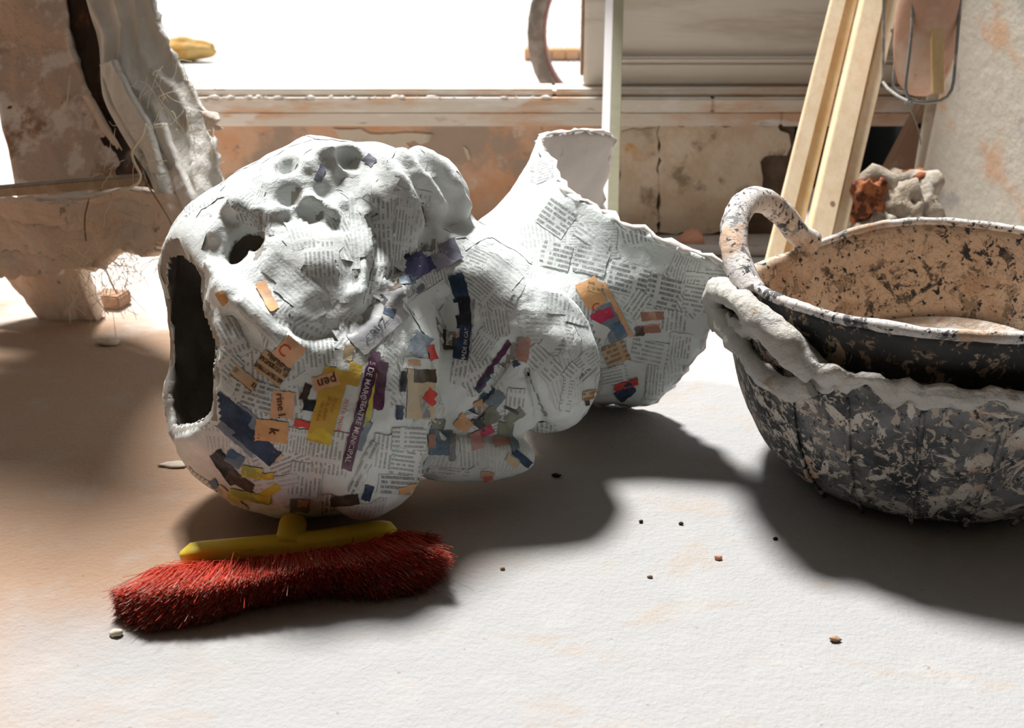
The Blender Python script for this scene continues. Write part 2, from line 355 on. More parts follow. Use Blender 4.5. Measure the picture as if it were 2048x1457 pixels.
    MAT['pine'] = timber('new_pine', (.80, .62, .41), (.86, .70, .49), (.70, .50, .28)); MAT['pine2'] = timber('orange_pine', (.72, .50, .26), (.76, .56, .33), (.60, .38, .17))
    MAT['slat'] = timber('old_slat', (.26, .20, .135), (.34, .27, .2), (.16, .12, .08))
    # tubs
    def rubber(name, film, splat, t1, t2, extra):
        m, nt, b = new_mat(name, .7, spec=.35); p = pos(nt)
        col = mix(nt, ramp(nt, noise(nt, p, 10, 7, .65, .4), .36, .66), (.028, .031, .036), film)
        s1 = noise(nt, p, 24, 7, .66, .9); k1 = ramp(nt, s1, t1, t1+.03)
        s2 = noise(nt, mapping(nt, p, (1, 1, 1), (4, 9, 2)), 75, 6, .62, .7); k2 = ramp(nt, s2, t2, t2+.04)
        col = mix(nt, k2, col, extra); col = mix(nt, k1, col, splat)
        col = mix(nt, mth(nt, 'MULTIPLY', k1, ramp(nt, noise(nt, p, 9, 3), .55, .65)), col, (.50, .34, .235))
        col = mix(nt, ramp(nt, noise(nt, mapping(nt, p, (1, 1, 1), (7, 7, 7)), 95, 5, .65), .585, .62), col, (.03, .033, .038)); setc(nt, b, col)
        h = mth(nt, 'ADD', mth(nt, 'MULTIPLY', mth(nt, 'ADD', k1, k2), .5), mth(nt, 'MULTIPLY', noise(nt, p, 90, 6, .65), .5)); bump(nt, b, h, .6, .005); return m
    MAT['tub_out'] = rubber('splattered_rubber', (.19, .19, .19), (.56, .51, .45), .54, .53, (.42, .36, .30))
    MAT['tub_mid'] = rubber('dark_rubber', (.06, .056, .053), (.40, .31, .23), .58, .57, (.30, .225, .16))
    MAT['tub_in'] = rubber('plaster_lined_rubber', (.40, .30, .21), (.62, .48, .36), .46, .47, (.56, .42, .31))
    MAT['tub_rim'] = rubber('chalky_rubber_rim', (.36, .35, .35), (.62, .58, .55), .43, .50, (.5, .46, .43))
build_materials()

# ------------------------------------------------------------------ setting
YW = 2.78
def wx(px): return (px-1024)/F*YW/(cp+.2*sp)
def wz(py): return WY(1024, py, YW)[2]
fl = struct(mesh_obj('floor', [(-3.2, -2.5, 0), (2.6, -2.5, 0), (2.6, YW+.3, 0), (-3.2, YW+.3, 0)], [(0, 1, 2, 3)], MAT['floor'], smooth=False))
pv = struct(mesh_obj('street_pavement', [(-14, YW+.3, -.004), (14, YW+.3, -.004), (14, 26, -.004), (-14, 26, -.004)], [(0, 1, 2, 3)], MAT['pavement'], smooth=False))
XL, XR = wx(402), 2.6
wall = struct(bpy.data.objects.new('wall_back', None)); COL.objects.link(wall)
zt = wz(250)
box('wall_panel', (XL, YW, 0), (wx(1592), YW+.08, zt), MAT['under'], wall, .003)
box('wall_panel', (wx(1872), YW, 0), (XR, YW+.08, zt), MAT['wall'], wall, .003)
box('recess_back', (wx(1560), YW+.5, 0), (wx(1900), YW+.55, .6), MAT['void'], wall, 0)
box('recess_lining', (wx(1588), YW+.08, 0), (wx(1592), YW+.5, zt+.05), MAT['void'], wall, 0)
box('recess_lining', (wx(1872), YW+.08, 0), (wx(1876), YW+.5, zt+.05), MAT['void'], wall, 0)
def skin(name, pts, y0, th, mat, parent):
    bm = bmesh.new(); q = []
    for i in range(len(pts)):
        a, b = np.array(pts[i], float), np.array(pts[(i+1) % len(pts)], float); k = max(1, int(np.linalg.norm(b-a)/14)) if np.linalg.norm(b-a) < 400 else 1
        for j in range(k):
            v = a+(b-a)*j/k
            if k > 1: v = v+rng.normal(size=2)*2.2
            q.append(v)
    vs = [bm.verts.new(Vector(WY(a, b, y0))) for a, b in q]
    f = bm.faces.new(vs); r = bmesh.ops.extrude_face_region(bm, geom=[f])
    bmesh.ops.translate(bm, vec=(0, th, 0), verts=[e for e in r['geom'] if isinstance(e, bmesh.types.BMVert)])
    bmesh.ops.triangulate(bm, faces=bm.faces[:]); bmesh.ops.recalc_face_normals(bm, faces=bm.faces[:])
    return bm_obj(name, bm, mat, parent)
skin('plaster_skin', [(404, 251), (1236, 251), (1238, 466), (404, 466)], YW-.010, .0098, MAT['skin_left'], wall)
skin('plaster_skin', [(1319, 252), (1555, 252), (1560, 262), (1578, 268), (1582, 292), (1574, 309), (1545, 310), (1521, 326), (1526, 356), (1523, 382), (1500, 392), (1468, 394), (1488, 420), (1492, 448), (1486, 467), (1319, 467)], YW-.012, .0118, MAT['skin_wall'], wall)
skin('plaster_skin', [(1237, 252), (1316, 252), (1315, 467), (1238, 467)], YW-.009, .0088, MAT['skin_wall'], wall)
skin('plaster_flake', [(668, 262), (720, 258), (742, 270), (830, 264), (866, 272), (842, 288), (812, 286), (822, 298), (760, 302), (690, 290)], YW-.015, .005, MAT['flake'], wall)
skin('plaster_flake', [(926, 292), (936, 300), (941, 318), (933, 320)], YW-.014, .004, MAT['flake'], wall)
skin('plaster_flake', [(1240, 262), (1310, 256), (1316, 282), (1290, 296), (1246, 284)], YW-.013, .004, MAT['flake'], wall)
# stone sill with its mouldings
trim = struct(bpy.data.objects.new('trim_1', None)); COL.objects.link(trim)
def course(name, z0, z1, front, mat, cuts):
    xs = [XL-.02]+[wx(c) for c in cuts]+[XR]
    for a, b in zip(xs[:-1], xs[1:]): box(name, (a+.0003, YW-front, z0), (b-.0003, YW+.082, z1), mat, trim, .004)
course('lower_course', zt, wz(221), .020, MAT['stone'], (1560,))
course('upper_course', wz(221)+.001, wz(192), .034, MAT['stone'], (1420,))
course('sill_slab', wz(192)+.001, wz(177), .012, MAT['stone'], (1108, 1700))
cl_ = [random.uniform(420, 1230) for _ in range(9)]
for i in range(60):
    x = random.gauss(random.choice(cl_), 26) if i % 3 else random.uniform(410, 1240); c = np.array([wx(min(1250, max(406, x))), YW-.024+random.uniform(-.009, .006), wz(192)+.001]); q = random.choice((.0018, .0025, .004, .0065))
    lump('plaster_crumb', c, (q*random.uniform(1, 2.2), q, q*random.uniform(.5, 1)), MAT['whitecrumb'], trim, i, .5, 2, 1)
# old wooden door leaf above the sill on the right
door = struct(bpy.data.objects.new('door_1', None)); COL.objects.link(door)
zb = wz(176.5)
box('stile', (wx(1168), YW+.03, zb), (wx(1216), YW+.09, .78), MAT['oldwood'], door, .006)
box('edge_strip', (wx(1162), YW+.05, zb+.02), (wx(1168), YW+.085, .78), MAT['beam'], door, .002)
box('bottom_rail', (wx(1217), YW+.035, zb+.001), (XR, YW+.09, wz(128)), MAT['oldwood'], door, .006)
box('moulding', (wx(1217), YW+.028, wz(128)+.001), (XR, YW+.09, wz(118)), MAT['oldwood'], door, .005)
box('panel', (wx(1217), YW+.055, wz(118)), (XR, YW+.08, .76), MAT['oldwood'], door, 0)
# the rest of the workshop: side walls, rear wall and the roof over the camera
struct(box('wall_left', (-3.3, -2.6, 0), (-3.2, YW+.3, 2.7), MAT['interior'], None, 0))
struct(box('wall_right', (2.6, -2.6, 0), (2.7, YW+.3, 2.7), MAT['interior'], None, 0))
struct(box('wall_front', (-3.2, -2.6, 0), (2.6, -2.5, 2.7), MAT['interior'], None, 0))
struct(box('ceiling', (-3.3, -2.6, 2.7), (2.7, 2.0, 2.8), MAT['interior'], None, 0))

# ------------------------------------------------------------------ the papier mache head: sculpted as a field, meshed by surface nets
ORG = np.array([-.56, 1.08, -.03]); HH = .005; NX, NY, NZ = 152, 172, 122
FLD = np.full((NX, NY, NZ), 1.0)
GX = ORG[0]+HH*np.arange(NX); GY = ORG[1]+HH*np.arange(NY); GZ = ORG[2]+HH*np.arange(NZ)
def sl(lo, hi):
    s = []
    for k, n in enumerate((NX, NY, NZ)):
        a = int(max(0, math.floor((lo[k]-ORG[k])/HH))); b = int(min(n, math.ceil((hi[k]-ORG[k])/HH)+1)); s.append(slice(a, max(a, b)))
    return tuple(s)
def pts_of(s):
    return np.stack(np.meshgrid(GX[s[0]], GY[s[1]], GZ[s[2]], indexing='ij'), -1)
def smin(a, b, k):
    h = np.maximum(k-np.abs(a-b), 0)/k; return np.minimum(a, b)-h*h*k*.25
def smax(a, b, k): return -smin(-a, -b, k)
def axes(rot, yaw=0.0):
    a, y = math.radians(rot), math.radians(yaw)
    r = math.cos(a)*RIGHT-math.sin(a)*UP; u = math.sin(a)*RIGHT+math.cos(a)*UP    # rot: clockwise in the picture
    t = TOW
    r2 = math.cos(y)*r+math.sin(y)*t; t2 = -math.sin(y)*r+math.cos(y)*t
    return np.stack([r2, u, t2], 1)
def ell(px, py, d, rr, rot=0, k=.03, op='add', yaw=0):
    global FLD
    c = P(px, py, d); r = np.array(rr)*d/F; A = axes(rot, yaw); R = r.max()+k+.01
    s = sl(c-R, c+R); q = (pts_of(s)-c)@A
    k0 = np.linalg.norm(q/r, axis=-1); k1 = np.linalg.norm(q/(r*r), axis=-1)+1e-9; dd = k0*(k0-1)/k1
    FLD[s] = smin(FLD[s], dd, k) if op == 'add' else smax(FLD[s], -dd, k)
def field(p):
    q = (np.asarray(p)-ORG)/HH; q = np.clip(q, 0, np.array([NX, NY, NZ])-1.001); i = q.astype(int); f = q-i; o = 0
    for a in (0, 1):
        for b in (0, 1):
            for c in (0, 1):
                o = o+(f[:, 0] if a else 1-f[:, 0])*(f[:, 1] if b else 1-f[:, 1])*(f[:, 2] if c else 1-f[:, 2])*FLD[i[:, 0]+a, i[:, 1]+b, i[:, 2]+c]
    return o
def surf_d(px, py, lo=1.15, hi=1.95):
    ds = np.arange(lo, hi, .003); v = ray(px, py); f = field(EYE+ds[:, None]*v); w_ = np.where(f < 0)[0]
    return ds[w_[0]] if len(w_) else None
def stroke(path, r, op='add', k=.015, sink=0.0, r2=None):
    """raise or cut a soft ridge along a path over the present surface"""
    global FLD
    pp = smooth_path(path, max(4, int(sum(math.dist(a, b) for a, b in zip(path[:-1], path[1:]))/12)), 2); c = []
    for x, y in pp:
        d = surf_d(x, y)
        if d: c.append(P(x, y, d+sink))
    if len(c) < 2: return
    c = np.array(c); rad = np.interp(np.linspace(0, 1, len(c)), [0, .5, 1], [(r2 or r), r, (r2 or r)])*1.5/F
    s = sl(c.min(0)-rad.max()-k-.01, c.max(0)+rad.max()+k+.01); p = pts_of(s); dd = np.full(p.shape[:3], 9.0)
    for a, b, ra, rb in zip(c[:-1], c[1:], rad[:-1], rad[1:]):
        ab = b-a; t = np.clip(((p-a)@ab)/(ab@ab+1e-12), 0, 1); dd = np.minimum(dd, np.linalg.norm(p-a-t[..., None]*ab, axis=-1)-(ra+(rb-ra)*t))
    FLD[s] = smin(FLD[s], dd, k) if op == 'add' else smax(FLD[s], -dd, k)

# big masses
ell(610, 740, 1.53, (292, 294, 290), 0, .03)
ell(735, 795, 1.475, (138, 240, 215), 0, .02)              # rolled hair at the back of the head
ell(600, 525, 1.57, (262, 200, 230), -8, .05)             # face
ell(468, 560, 1.55, (128, 150, 190), 30, .04)             # forehead
ell(650, 372, 1.565, (104, 88, 140), -8, .05)
ell(610, 430, 1.52, (90, 70, 110), -10, .05)               # nose
ell(780, 430, 1.57, (105, 130, 185), -10, .04)            # moustache and beard
ell(868, 385, 1.60, (64, 82, 95), -30, .03)               # beard tip
ell(640, 560, 1.44, (135, 105, 95), 20, .03)              # cheek
ell(990, 655, 1.62, (232, 150, 185), 47, .012)             # collar roll round the neck
ell(880, 560, 1.60, (120, 120, 150), 0, .04)
ell(915, 745, 1.605, (140, 150, 175), 0, .012)
ell(985, 800, 1.56, (88, 92, 70), 25, .02)              # hair lock
ell(1095, 735, 1.61, (68, 108, 130), -12, .05)
ell(965, 905, 1.56, (104, 52, 62), 8, .014)               # lower lock lying on the floor
ell(890, 900, 1.55, (70, 62, 70), 0, .02)
FIELD0 = FLD.copy()
# folds: hair edge, jowl, brow, moustache strands
for path, r in (
    ([(660, 312), (700, 370), (728, 440), (735, 520), (715, 590)], 15), ([(705, 305), (752, 360), (785, 430), (790, 520), (770, 600)], 16),
    ([(755, 305), (805, 360), (835, 430), (825, 520), (795, 590)], 16), ([(800, 320), (850, 370), (880, 430)], 20),
    ([(560, 425), (600, 395), (640, 400), (660, 430)], 15), ([(470, 420), (520, 430), (555, 450)], 18),
    ([(420, 545), (460, 590), (520, 640), (590, 690)], 24), ([(430, 470), (450, 430), (480, 400)], 18), ([(620, 330), (640, 300), (690, 302)], 18),
    ([(835, 312), (870, 330), (905, 365), (925, 410)], 22)):
    stroke(path, r, 'add', .010, .0)
for path, r, dp in (
    ([(520, 436), (545, 448), (570, 440)], 8, .0), ([(700, 300), (716, 330), (724, 350)], 8, .0),
    ([(474, 512), (480, 484), (492, 470), (512, 486)], 15, .010), ([(476, 505), (482, 520)], 15, .018),
    ([(560, 645), (610, 672), (670, 672), (720, 640), (770, 590), (815, 520), (848, 478)], 12, .000),
    ([(735, 320), (780, 400), (800, 470), (785, 560)], 9, .0), ([(690, 340), (735, 410), (755, 490), (745, 570)], 9, .0), ([(845, 400), (860, 450), (850, 500)], 14, .004),
    ([(855, 420), (885, 440), (925, 455)], 18, .004), ([(884, 600), (888, 680), (884, 760), (872, 850), (850, 930)], 11, .002), ([(640, 420), (690, 480), (705, 560)], 9, .0),
    ([(860, 862), (900, 868), (960, 866), (1040, 878)], 8, .0), ([(1052, 735), (1062, 780), (1082, 830), (1090, 870)], 8, .010), ([(1020, 690), (985, 760), (940, 830)], 6, .0)):
    stroke(path, r, 'cut', .012, dp)
def dimple(px, py, r, out=.45, flat=1.0):
    global FLD
    d = surf_d(px, py)
    if d is None: return
    c = P(px, py, d); e = .006*np.eye(3); g = np.array([field([c+e[k]])[0]-field([c-e[k]])[0] for k in range(3)]); g /= np.linalg.norm(g)+1e-9
    R_ = r*d/F; c = c+g*R_*out; s_ = sl(c-R_-.03, c+R_+.03); FLD[s_] = smax(FLD[s_], -(np.linalg.norm(pts_of(s_)-c, axis=-1)-R_), .010)
for a_ in ((586, 390, 27), (572, 398, 20), (616, 424, 22, .55), (611, 437, 16, .6), (648, 384, 21), (690, 362, 20), (703, 386, 18), (716, 408, 14), (576, 334, 22), (562, 344, 18), (702, 322, 18)): dimple(*a_)
# hollow, and the cut across the crown
q_c = P(350, 712, 1.53); nrm = -.85*RIGHT+.07*UP+.50*TOW; nrm /= np.linalg.norm(nrm)
full = (slice(None),)*3; pall = pts_of(full)
wob = .0022*np.sin(pall[..., 2]*38+1)+.0018*np.sin(pall[..., 2]*71+pall[..., 1]*40)+.0015*np.sin(pall[..., 1]*60)
FLD = smax(FLD, (pall-q_c)@nrm+wob-1.5*((pall-q_c)@UP)**2, .004)
FLD = smax(FLD, -(FIELD0+.0158), .005)
del pall

def surface_nets(Fd, org, h):
    ins = Fd < 0; nx, ny, nz = Fd.shape; cnt = np.zeros((nx-1, ny-1, nz-1)); acc = np.zeros((nx-1, ny-1, nz-1, 3))
    def cor(A, a, b, c): return A[a:nx-1+a, b:ny-1+b, c:nz-1+c]
    for ax in range(3):
        for u in (0, 1):
            for v in (0, 1):
                c0 = [0, 0, 0]; o = [k for k in range(3) if k != ax]; c0[o[0]] = u; c0[o[1]] = v; c1 = list(c0); c1[ax] = 1
                f0, f1 = cor(Fd, *c0), cor(Fd, *c1); m = (f0 < 0) != (f1 < 0); t = np.where(m, f0/(f0-f1+1e-20), 0)
                for k in range(3): acc[..., k] += np.where(m, (t if k == ax else c0[k]), 0)
                cnt += m
    cell = cnt > 0; idx = -np.ones(cell.shape, np.int64); idx[cell] = np.arange(cell.sum())
    ii = np.stack(np.where(cell), 1); V = org+h*(ii+acc[cell]/cnt[cell][:, None]); Q = []
    for ax in range(3):
        o = [k for k in range(3) if k != ax]; a = [slice(None)]*3; b = [slice(None)]*3; a[ax] = slice(0, -1); b[ax] = slice(1, None)
        m = ins[tuple(a)] != ins[tuple(b)]; s = ins[tuple(a)]; e = np.stack(np.where(m), 1)
        e = e[(e[:, o[0]] >= 1) & (e[:, o[1]] >= 1) & (e[:, o[0]] < Fd.shape[o[0]]-1) & (e[:, o[1]] < Fd.shape[o[1]]-1)]
        def at(d0, d1):
            g = e.copy(); g[:, o[0]] -= d0; g[:, o[1]] -= d1; return idx[g[:, 0], g[:, 1], g[:, 2]]
        quad = np.stack([at(1, 1), at(0, 1), at(0, 0), at(1, 0)], 1); sg = s[e[:, 0], e[:, 1], e[:, 2]]
        if ax == 1: sg = ~sg
        quad[~sg] = quad[~sg][:, ::-1]; Q.append(quad)
    return V, np.vstack(Q)
HV, HF = surface_nets(FLD, ORG, HH)
HV[:, 2] = np.where(HV[:, 2] < .0015, .0015, HV[:, 2])
HN = vnormals(HV, HF)
fold = np.abs(fbm(HV*np.array([1, 1, 1]), 17, 3, 11))
HV = HV+HN*(.0030*fbm(HV, 24, 4, 2)+.0035*(.5-fold))[:, None]
HV[:, 2] = np.maximum(HV[:, 2], .0012)
base = G(700, 1000)
head = thing('papier_mache_head', 'giant papier mache head covered in newspaper scraps, lying on its back on the floor', 'figure head', base)
shell = mesh_obj('head_shell', HV, HF, MAT['pulp'], head)
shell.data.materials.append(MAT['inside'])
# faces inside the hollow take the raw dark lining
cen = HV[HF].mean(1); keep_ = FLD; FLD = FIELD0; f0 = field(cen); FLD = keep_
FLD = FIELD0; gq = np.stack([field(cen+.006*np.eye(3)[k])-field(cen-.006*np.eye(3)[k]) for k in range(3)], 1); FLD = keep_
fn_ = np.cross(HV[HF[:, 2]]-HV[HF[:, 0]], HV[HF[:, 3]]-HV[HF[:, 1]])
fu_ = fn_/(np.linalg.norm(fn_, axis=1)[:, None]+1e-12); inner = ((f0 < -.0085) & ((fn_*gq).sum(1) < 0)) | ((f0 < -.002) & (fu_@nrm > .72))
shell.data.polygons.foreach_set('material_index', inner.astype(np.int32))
OUTV = HV; BVH_H = BVHTree.FromPolygons([Vector(v) for v in HV], [tuple(int(x) for x in f) for f, i in zip(HF, inner) if not i])

# bust: flared sheet from the neck out to the cut shoulder rim
ring = [(960, 442, 1.76), (1030, 520, 1.71), (1060, 600, 1.67), (1085, 680, 1.65), (1095, 750, 1.67), (1092, 815, 1.72), (1060, 822, 1.80), (1040, 760, 1.90), (1010, 640, 1.95), (980, 520, 1.93), (960, 460, 1.86)]
rim = [(1073, 283, 1.85), (1140, 391, 1.745), (1252, 453, 1.695), (1362, 498, 1.672), (1450, 529, 1.655), (1437, 600, 1.69), (1402, 690, 1.745), (1362, 748, 1.79), (1308, 802, 1.86), (1240, 815, 1.885), (1160, 826, 1.895), (1220, 760, 2.0), (1250, 640, 2.1), (1225, 500, 2.1), (1195, 405, 2.08), (1213, 330, 2.065), (1224, 266, 2.05), (1150, 263, 1.98), (1092, 270, 1.92)]
ringw = np.array([0, .13, .21, .29, .37, .47, .56, .66, .76, .87, .95, 1.0]); rimw = np.array([0, .075, .14, .19, .235, .275, .33, .375, .43, .475, .53, .60, .68, .76, .81, .85, .89, .94, .975, 1.0])
NB, MB_ = 26, 150
tt = np.linspace(0, 1, MB_, endpoint=False)
def loop3(pts, ws):
    q = np.array([P(*p) for p in pts]+[P(*pts[0])]); o = np.stack([np.interp(tt, ws, q[:, k]) for k in range(3)], 1); return o
def lsm(a, it):
    for _ in range(it): a = (np.roll(a, 1, 0)+2*a+np.roll(a, -1, 0))/4
    return a
A = lsm(loop3(ring, ringw), 12); B = lsm(loop3(rim, rimw), 2)
B[:, 2] = np.maximum(B[:, 2], .006)
ctr = A.mean(0); axis_ = B.mean(0)-ctr; axis_ /= np.linalg.norm(axis_)
Cc = A+axis_*np.maximum(((B-A)@axis_), .03)[:, None]*.62-.0*axis_
BV = []
for i in range(NB):
    t = i/(NB-1); BV.append((1-t)**2*A+2*t*(1-t)*(Cc*.55+.45*(A+B)/2)+t*t*B)
BV = np.array(BV).reshape(-1, 3); BF = grid_faces(NB, MB_, True); BNn = vnormals(BV, BF)
if ((BV-ctr-axis_*.1)*BNn).sum() < 0: BF = [f[::-1] for f in BF]; BNn = -BNn
edge = np.repeat(np.linspace(0, 1, NB), MB_)
BV = BV+BNn*(.0022*fbm(BV, 22, 4, 4))[:, None]
last = slice((NB-1)*MB_, NB*MB_); BV[last] += axis_*(.0035*rng.normal(size=(MB_, 1)))
BV[:, 2] = np.maximum(BV[:, 2], .005)
BV2, BF2 = solid(BV, BF, NB, MB_, .0095, True); BV2[:, 2] = np.maximum(BV2[:, 2], .0015)
bust = mesh_obj('shoulder_bust', BV2, BF2, MAT['pulp'], head); bust['label'] = 'flared open shoulder bust with a rough white rim'
bust.data.materials.append(MAT['bust_in'])
k_ = len(BF); mi = np.zeros(len(BF2), np.int32); mi[k_:2*k_] = 1; bust.data.polygons.foreach_set('material_index', mi)
rl = BV[last]+axis_*.001; rl = np.vstack([rl, rl[:1]]); rl[:, 2] = np.maximum(rl[:, 2], .0075); rv, rf = tube_data(rl, .0052, 8, None, False); rv = rv+.0034*rng.normal(size=(len(rv), 1))*vnormals(rv, rf)*.6; rv[:, 2] = np.maximum(rv[:, 2], .001)
re_ = mesh_obj('rim_edge', rv, rf, MAT['whitecrumb'], head); re_['label'] = 'rough white plastered rim of the bust'  # added tube, white to paint in the sunlight along the rim
BVH_B = BVHTree.FromPolygons([Vector(v) for v in BV2], [tuple(f) for f in BF2[:k_]])

def biggest(fs):
    par = {}
    def find(a):
        while par.setdefault(a, a) != a: par[a] = par[par[a]]; a = par[a]
        return a
    for f in fs:
        for i in f[1:]: par[find(i)] = find(f[0])
    g = {}
    for f in fs: g.setdefault(find(f[0]), []).append(f)
    return max(g.values(), key=len) if g else []
# ------------------------------------------------------------------ newspaper scraps pasted on the head
E = Vector(EYE)
def cast(px, py):
    v = Vector(ray(px, py)).normalized(); best = None
    for nm, bv in (('h', BVH_H), ('b', BVH_B)):
        r = bv.ray_cast(E, v, 4.0)
        if r[0] is not None and (best is None or r[3] < best[3]): best = (*r, nm)
    if best is None: return None
    n = best[1] if best[1].dot(v) < 0 else -best[1]
    return np.array(best[0]), np.array(n), best[3]
NSC = [0]
def scrap_px(cx, cy, w_, h_, ang, kind, layer=2, rag=.07, poly=None, nu=None):
    """a scrap pasted at one spot of the head, w x h in photo pixels, print running at ang degrees (clockwise)"""
    nu = nu or max(5, int(w_/9)+2); nv = max(5, int(h_/9)+2); a = math.radians(ang); ca, sa = math.cos(a), math.sin(a)
    V, U, ok = [], [], []
    off = .0009+.0002*layer
    j = rng.normal(size=(nu, nv, 2))*np.array([rag*22/w_, rag*22/h_])
    for i in range(nu):
        for k in range(nv):
            u, v = i/(nu-1)-.5, k/(nv-1)-.5
            if i in (0, nu-1): u += j[i, k, 0]*.6
            if k in (0, nv-1): v += j[i, k, 1]*.6
            x, y = cx+u*w_*ca-v*h_*sa, cy+u*w_*sa+v*h_*ca; hit = cast(x, y)
            ok.append(hit is not None); V.append(hit[0]+hit[1]*off if hit else np.zeros(3)); U.append((u*w_*.00064+NSC[0]*.0171, -v*h_*.00064+NSC[0]*.0233))
    V = np.array(V); Fc = []
    for f in grid_faces(nu, nv):
        if all(ok[i] for i in f) and max(np.linalg.norm(V[f[i]]-V[f[(i+1) % 4]]) for i in range(4)) < .03: Fc.append(f)
    Fc = biggest(Fc)
    if len(Fc) < 4: return None
    used = sorted({i for f in Fc for i in f}); mp = {o: n for n, o in enumerate(used)}
    NSC[0] += 1
    return mesh_obj('newspaper_scrap', V[used], [tuple(mp[i] for i in f) for f in Fc], MAT[kind], head, uvs=np.array(U)[used])
def words(txt, cx, cy, size, ang, mat, parent, bold=0.0, stretch=1.0, layer=6):
    cu = bpy.data.curves.new('t', 'FONT'); cu.body = txt; cu.size = size; cu.align_x = 'CENTER'; cu.align_y = 'CENTER'; cu.resolution_u = 2; cu.offset = bold*size
    o = bpy.data.objects.new('t', cu); COL.objects.link(o); dg = bpy.context.evaluated_depsgraph_get(); me = o.evaluated_get(dg).to_mesh()
    vs = [v.co.copy() for v in me.vertices]; fs = [tuple(p.vertices) for p in me.polygons]
    o.evaluated_get(dg).to_mesh_clear(); bpy.data.objects.remove(o); bpy.data.curves.remove(cu)
    a = math.radians(ang); ca, sa = math.cos(a), math.sin(a); V, ok = [], []
    for v in vs:
        x, y = v.x*stretch, -v.y; h = cast(cx+x*ca-y*sa, cy+x*sa+y*ca); ok.append(h is not None); V.append(h[0]+h[1]*(.0013+.0002*layer) if h else np.zeros(3))
    fs = [f for f in fs if all(ok[i] for i in f)]
    if not fs or parent is None: return
    return mesh_obj('printed_words', V, fs, MAT[mat], parent, smooth=False)
# an even first coat of newsprint all round
def coat(V, N, bvh, count, kinds, size, seed, keep=None):
    r = np.random.default_rng(seed); order = r.permutation(len(V)); chosen = []
    for i in order:
        if len(chosen) >= count: break
        if V[i][2] < .03 or (keep is not None and not keep(V[i])): continue
        if all(np.linalg.norm(V[i]-c) > size*.62 for c, _ in chosen): chosen.append((V[i], N[i]))
    for n, (c, nn) in enumerate(chosen):
        a = r.uniform(0, 6.28); t = np.cross(nn, [math.cos(a), math.sin(a), .3]); t /= np.linalg.norm(t); b_ = np.cross(nn, t)
        sw, sh = size*r.uniform(.75, 1.5), size*r.uniform(.6, 1.05); nu, nv = 9, 8; VV, UU, ok = [], [], []
        for i in range(nu):
            for k in range(nv):
                u, v = i/(nu-1)-.5, k/(nv-1)-.5
                if i in (0, nu-1): u += r.normal()*.05
                if k in (0, nv-1): v += r.normal()*.05
                q = c+t*u*sw+b_*v*sh; h = bvh.find_nearest(Vector(q), .09)
                good = h[0] is not None and np.dot(np.array(h[1]), nn) > .25
                ok.append(good); VV.append(np.array(h[0])+np.array(h[1])*(.0004+.00006*(n % 8)) if good else np.zeros(3)); UU.append((u*sw+n*.0137, v*sh+n*.0211))
        VV = np.array(VV); Fc = [f for f in grid_faces(nu, nv) if all(ok[i] for i in f) and max(np.linalg.norm(VV[f[i]]-VV[f[(i+1) % 4]]) for i in range(4)) < .02]
        Fc = biggest(Fc)
        if len(Fc) < 10: continue
        used = sorted({i for f in Fc for i in f}); mp = {o: m for m, o in enumerate(used)}
        mesh_obj('newspaper_scrap', VV[used], [tuple(mp[i] for i in f) for f in Fc], MAT[kinds[n % len(kinds)] if c[2] < .33 or n % 3 == 0 else 'plain'], head, uvs=np.array(UU)[used])
outer_idx = np.unique(HF[~inner]); HN = vnormals(HV, HF)
coat(HV[outer_idx], HN[outer_idx], BVH_H, 92, ['news', 'plain', 'news_faint', 'news_small', 'news', 'news_faint'], .066, 5)
coat(BV, vnormals(BV, BF), BVH_B, 28, ['news_small', 'news_faint', 'news', 'plain'], .066, 6, lambda q: q[0] > .045+.25*max(0, .2-q[2]))
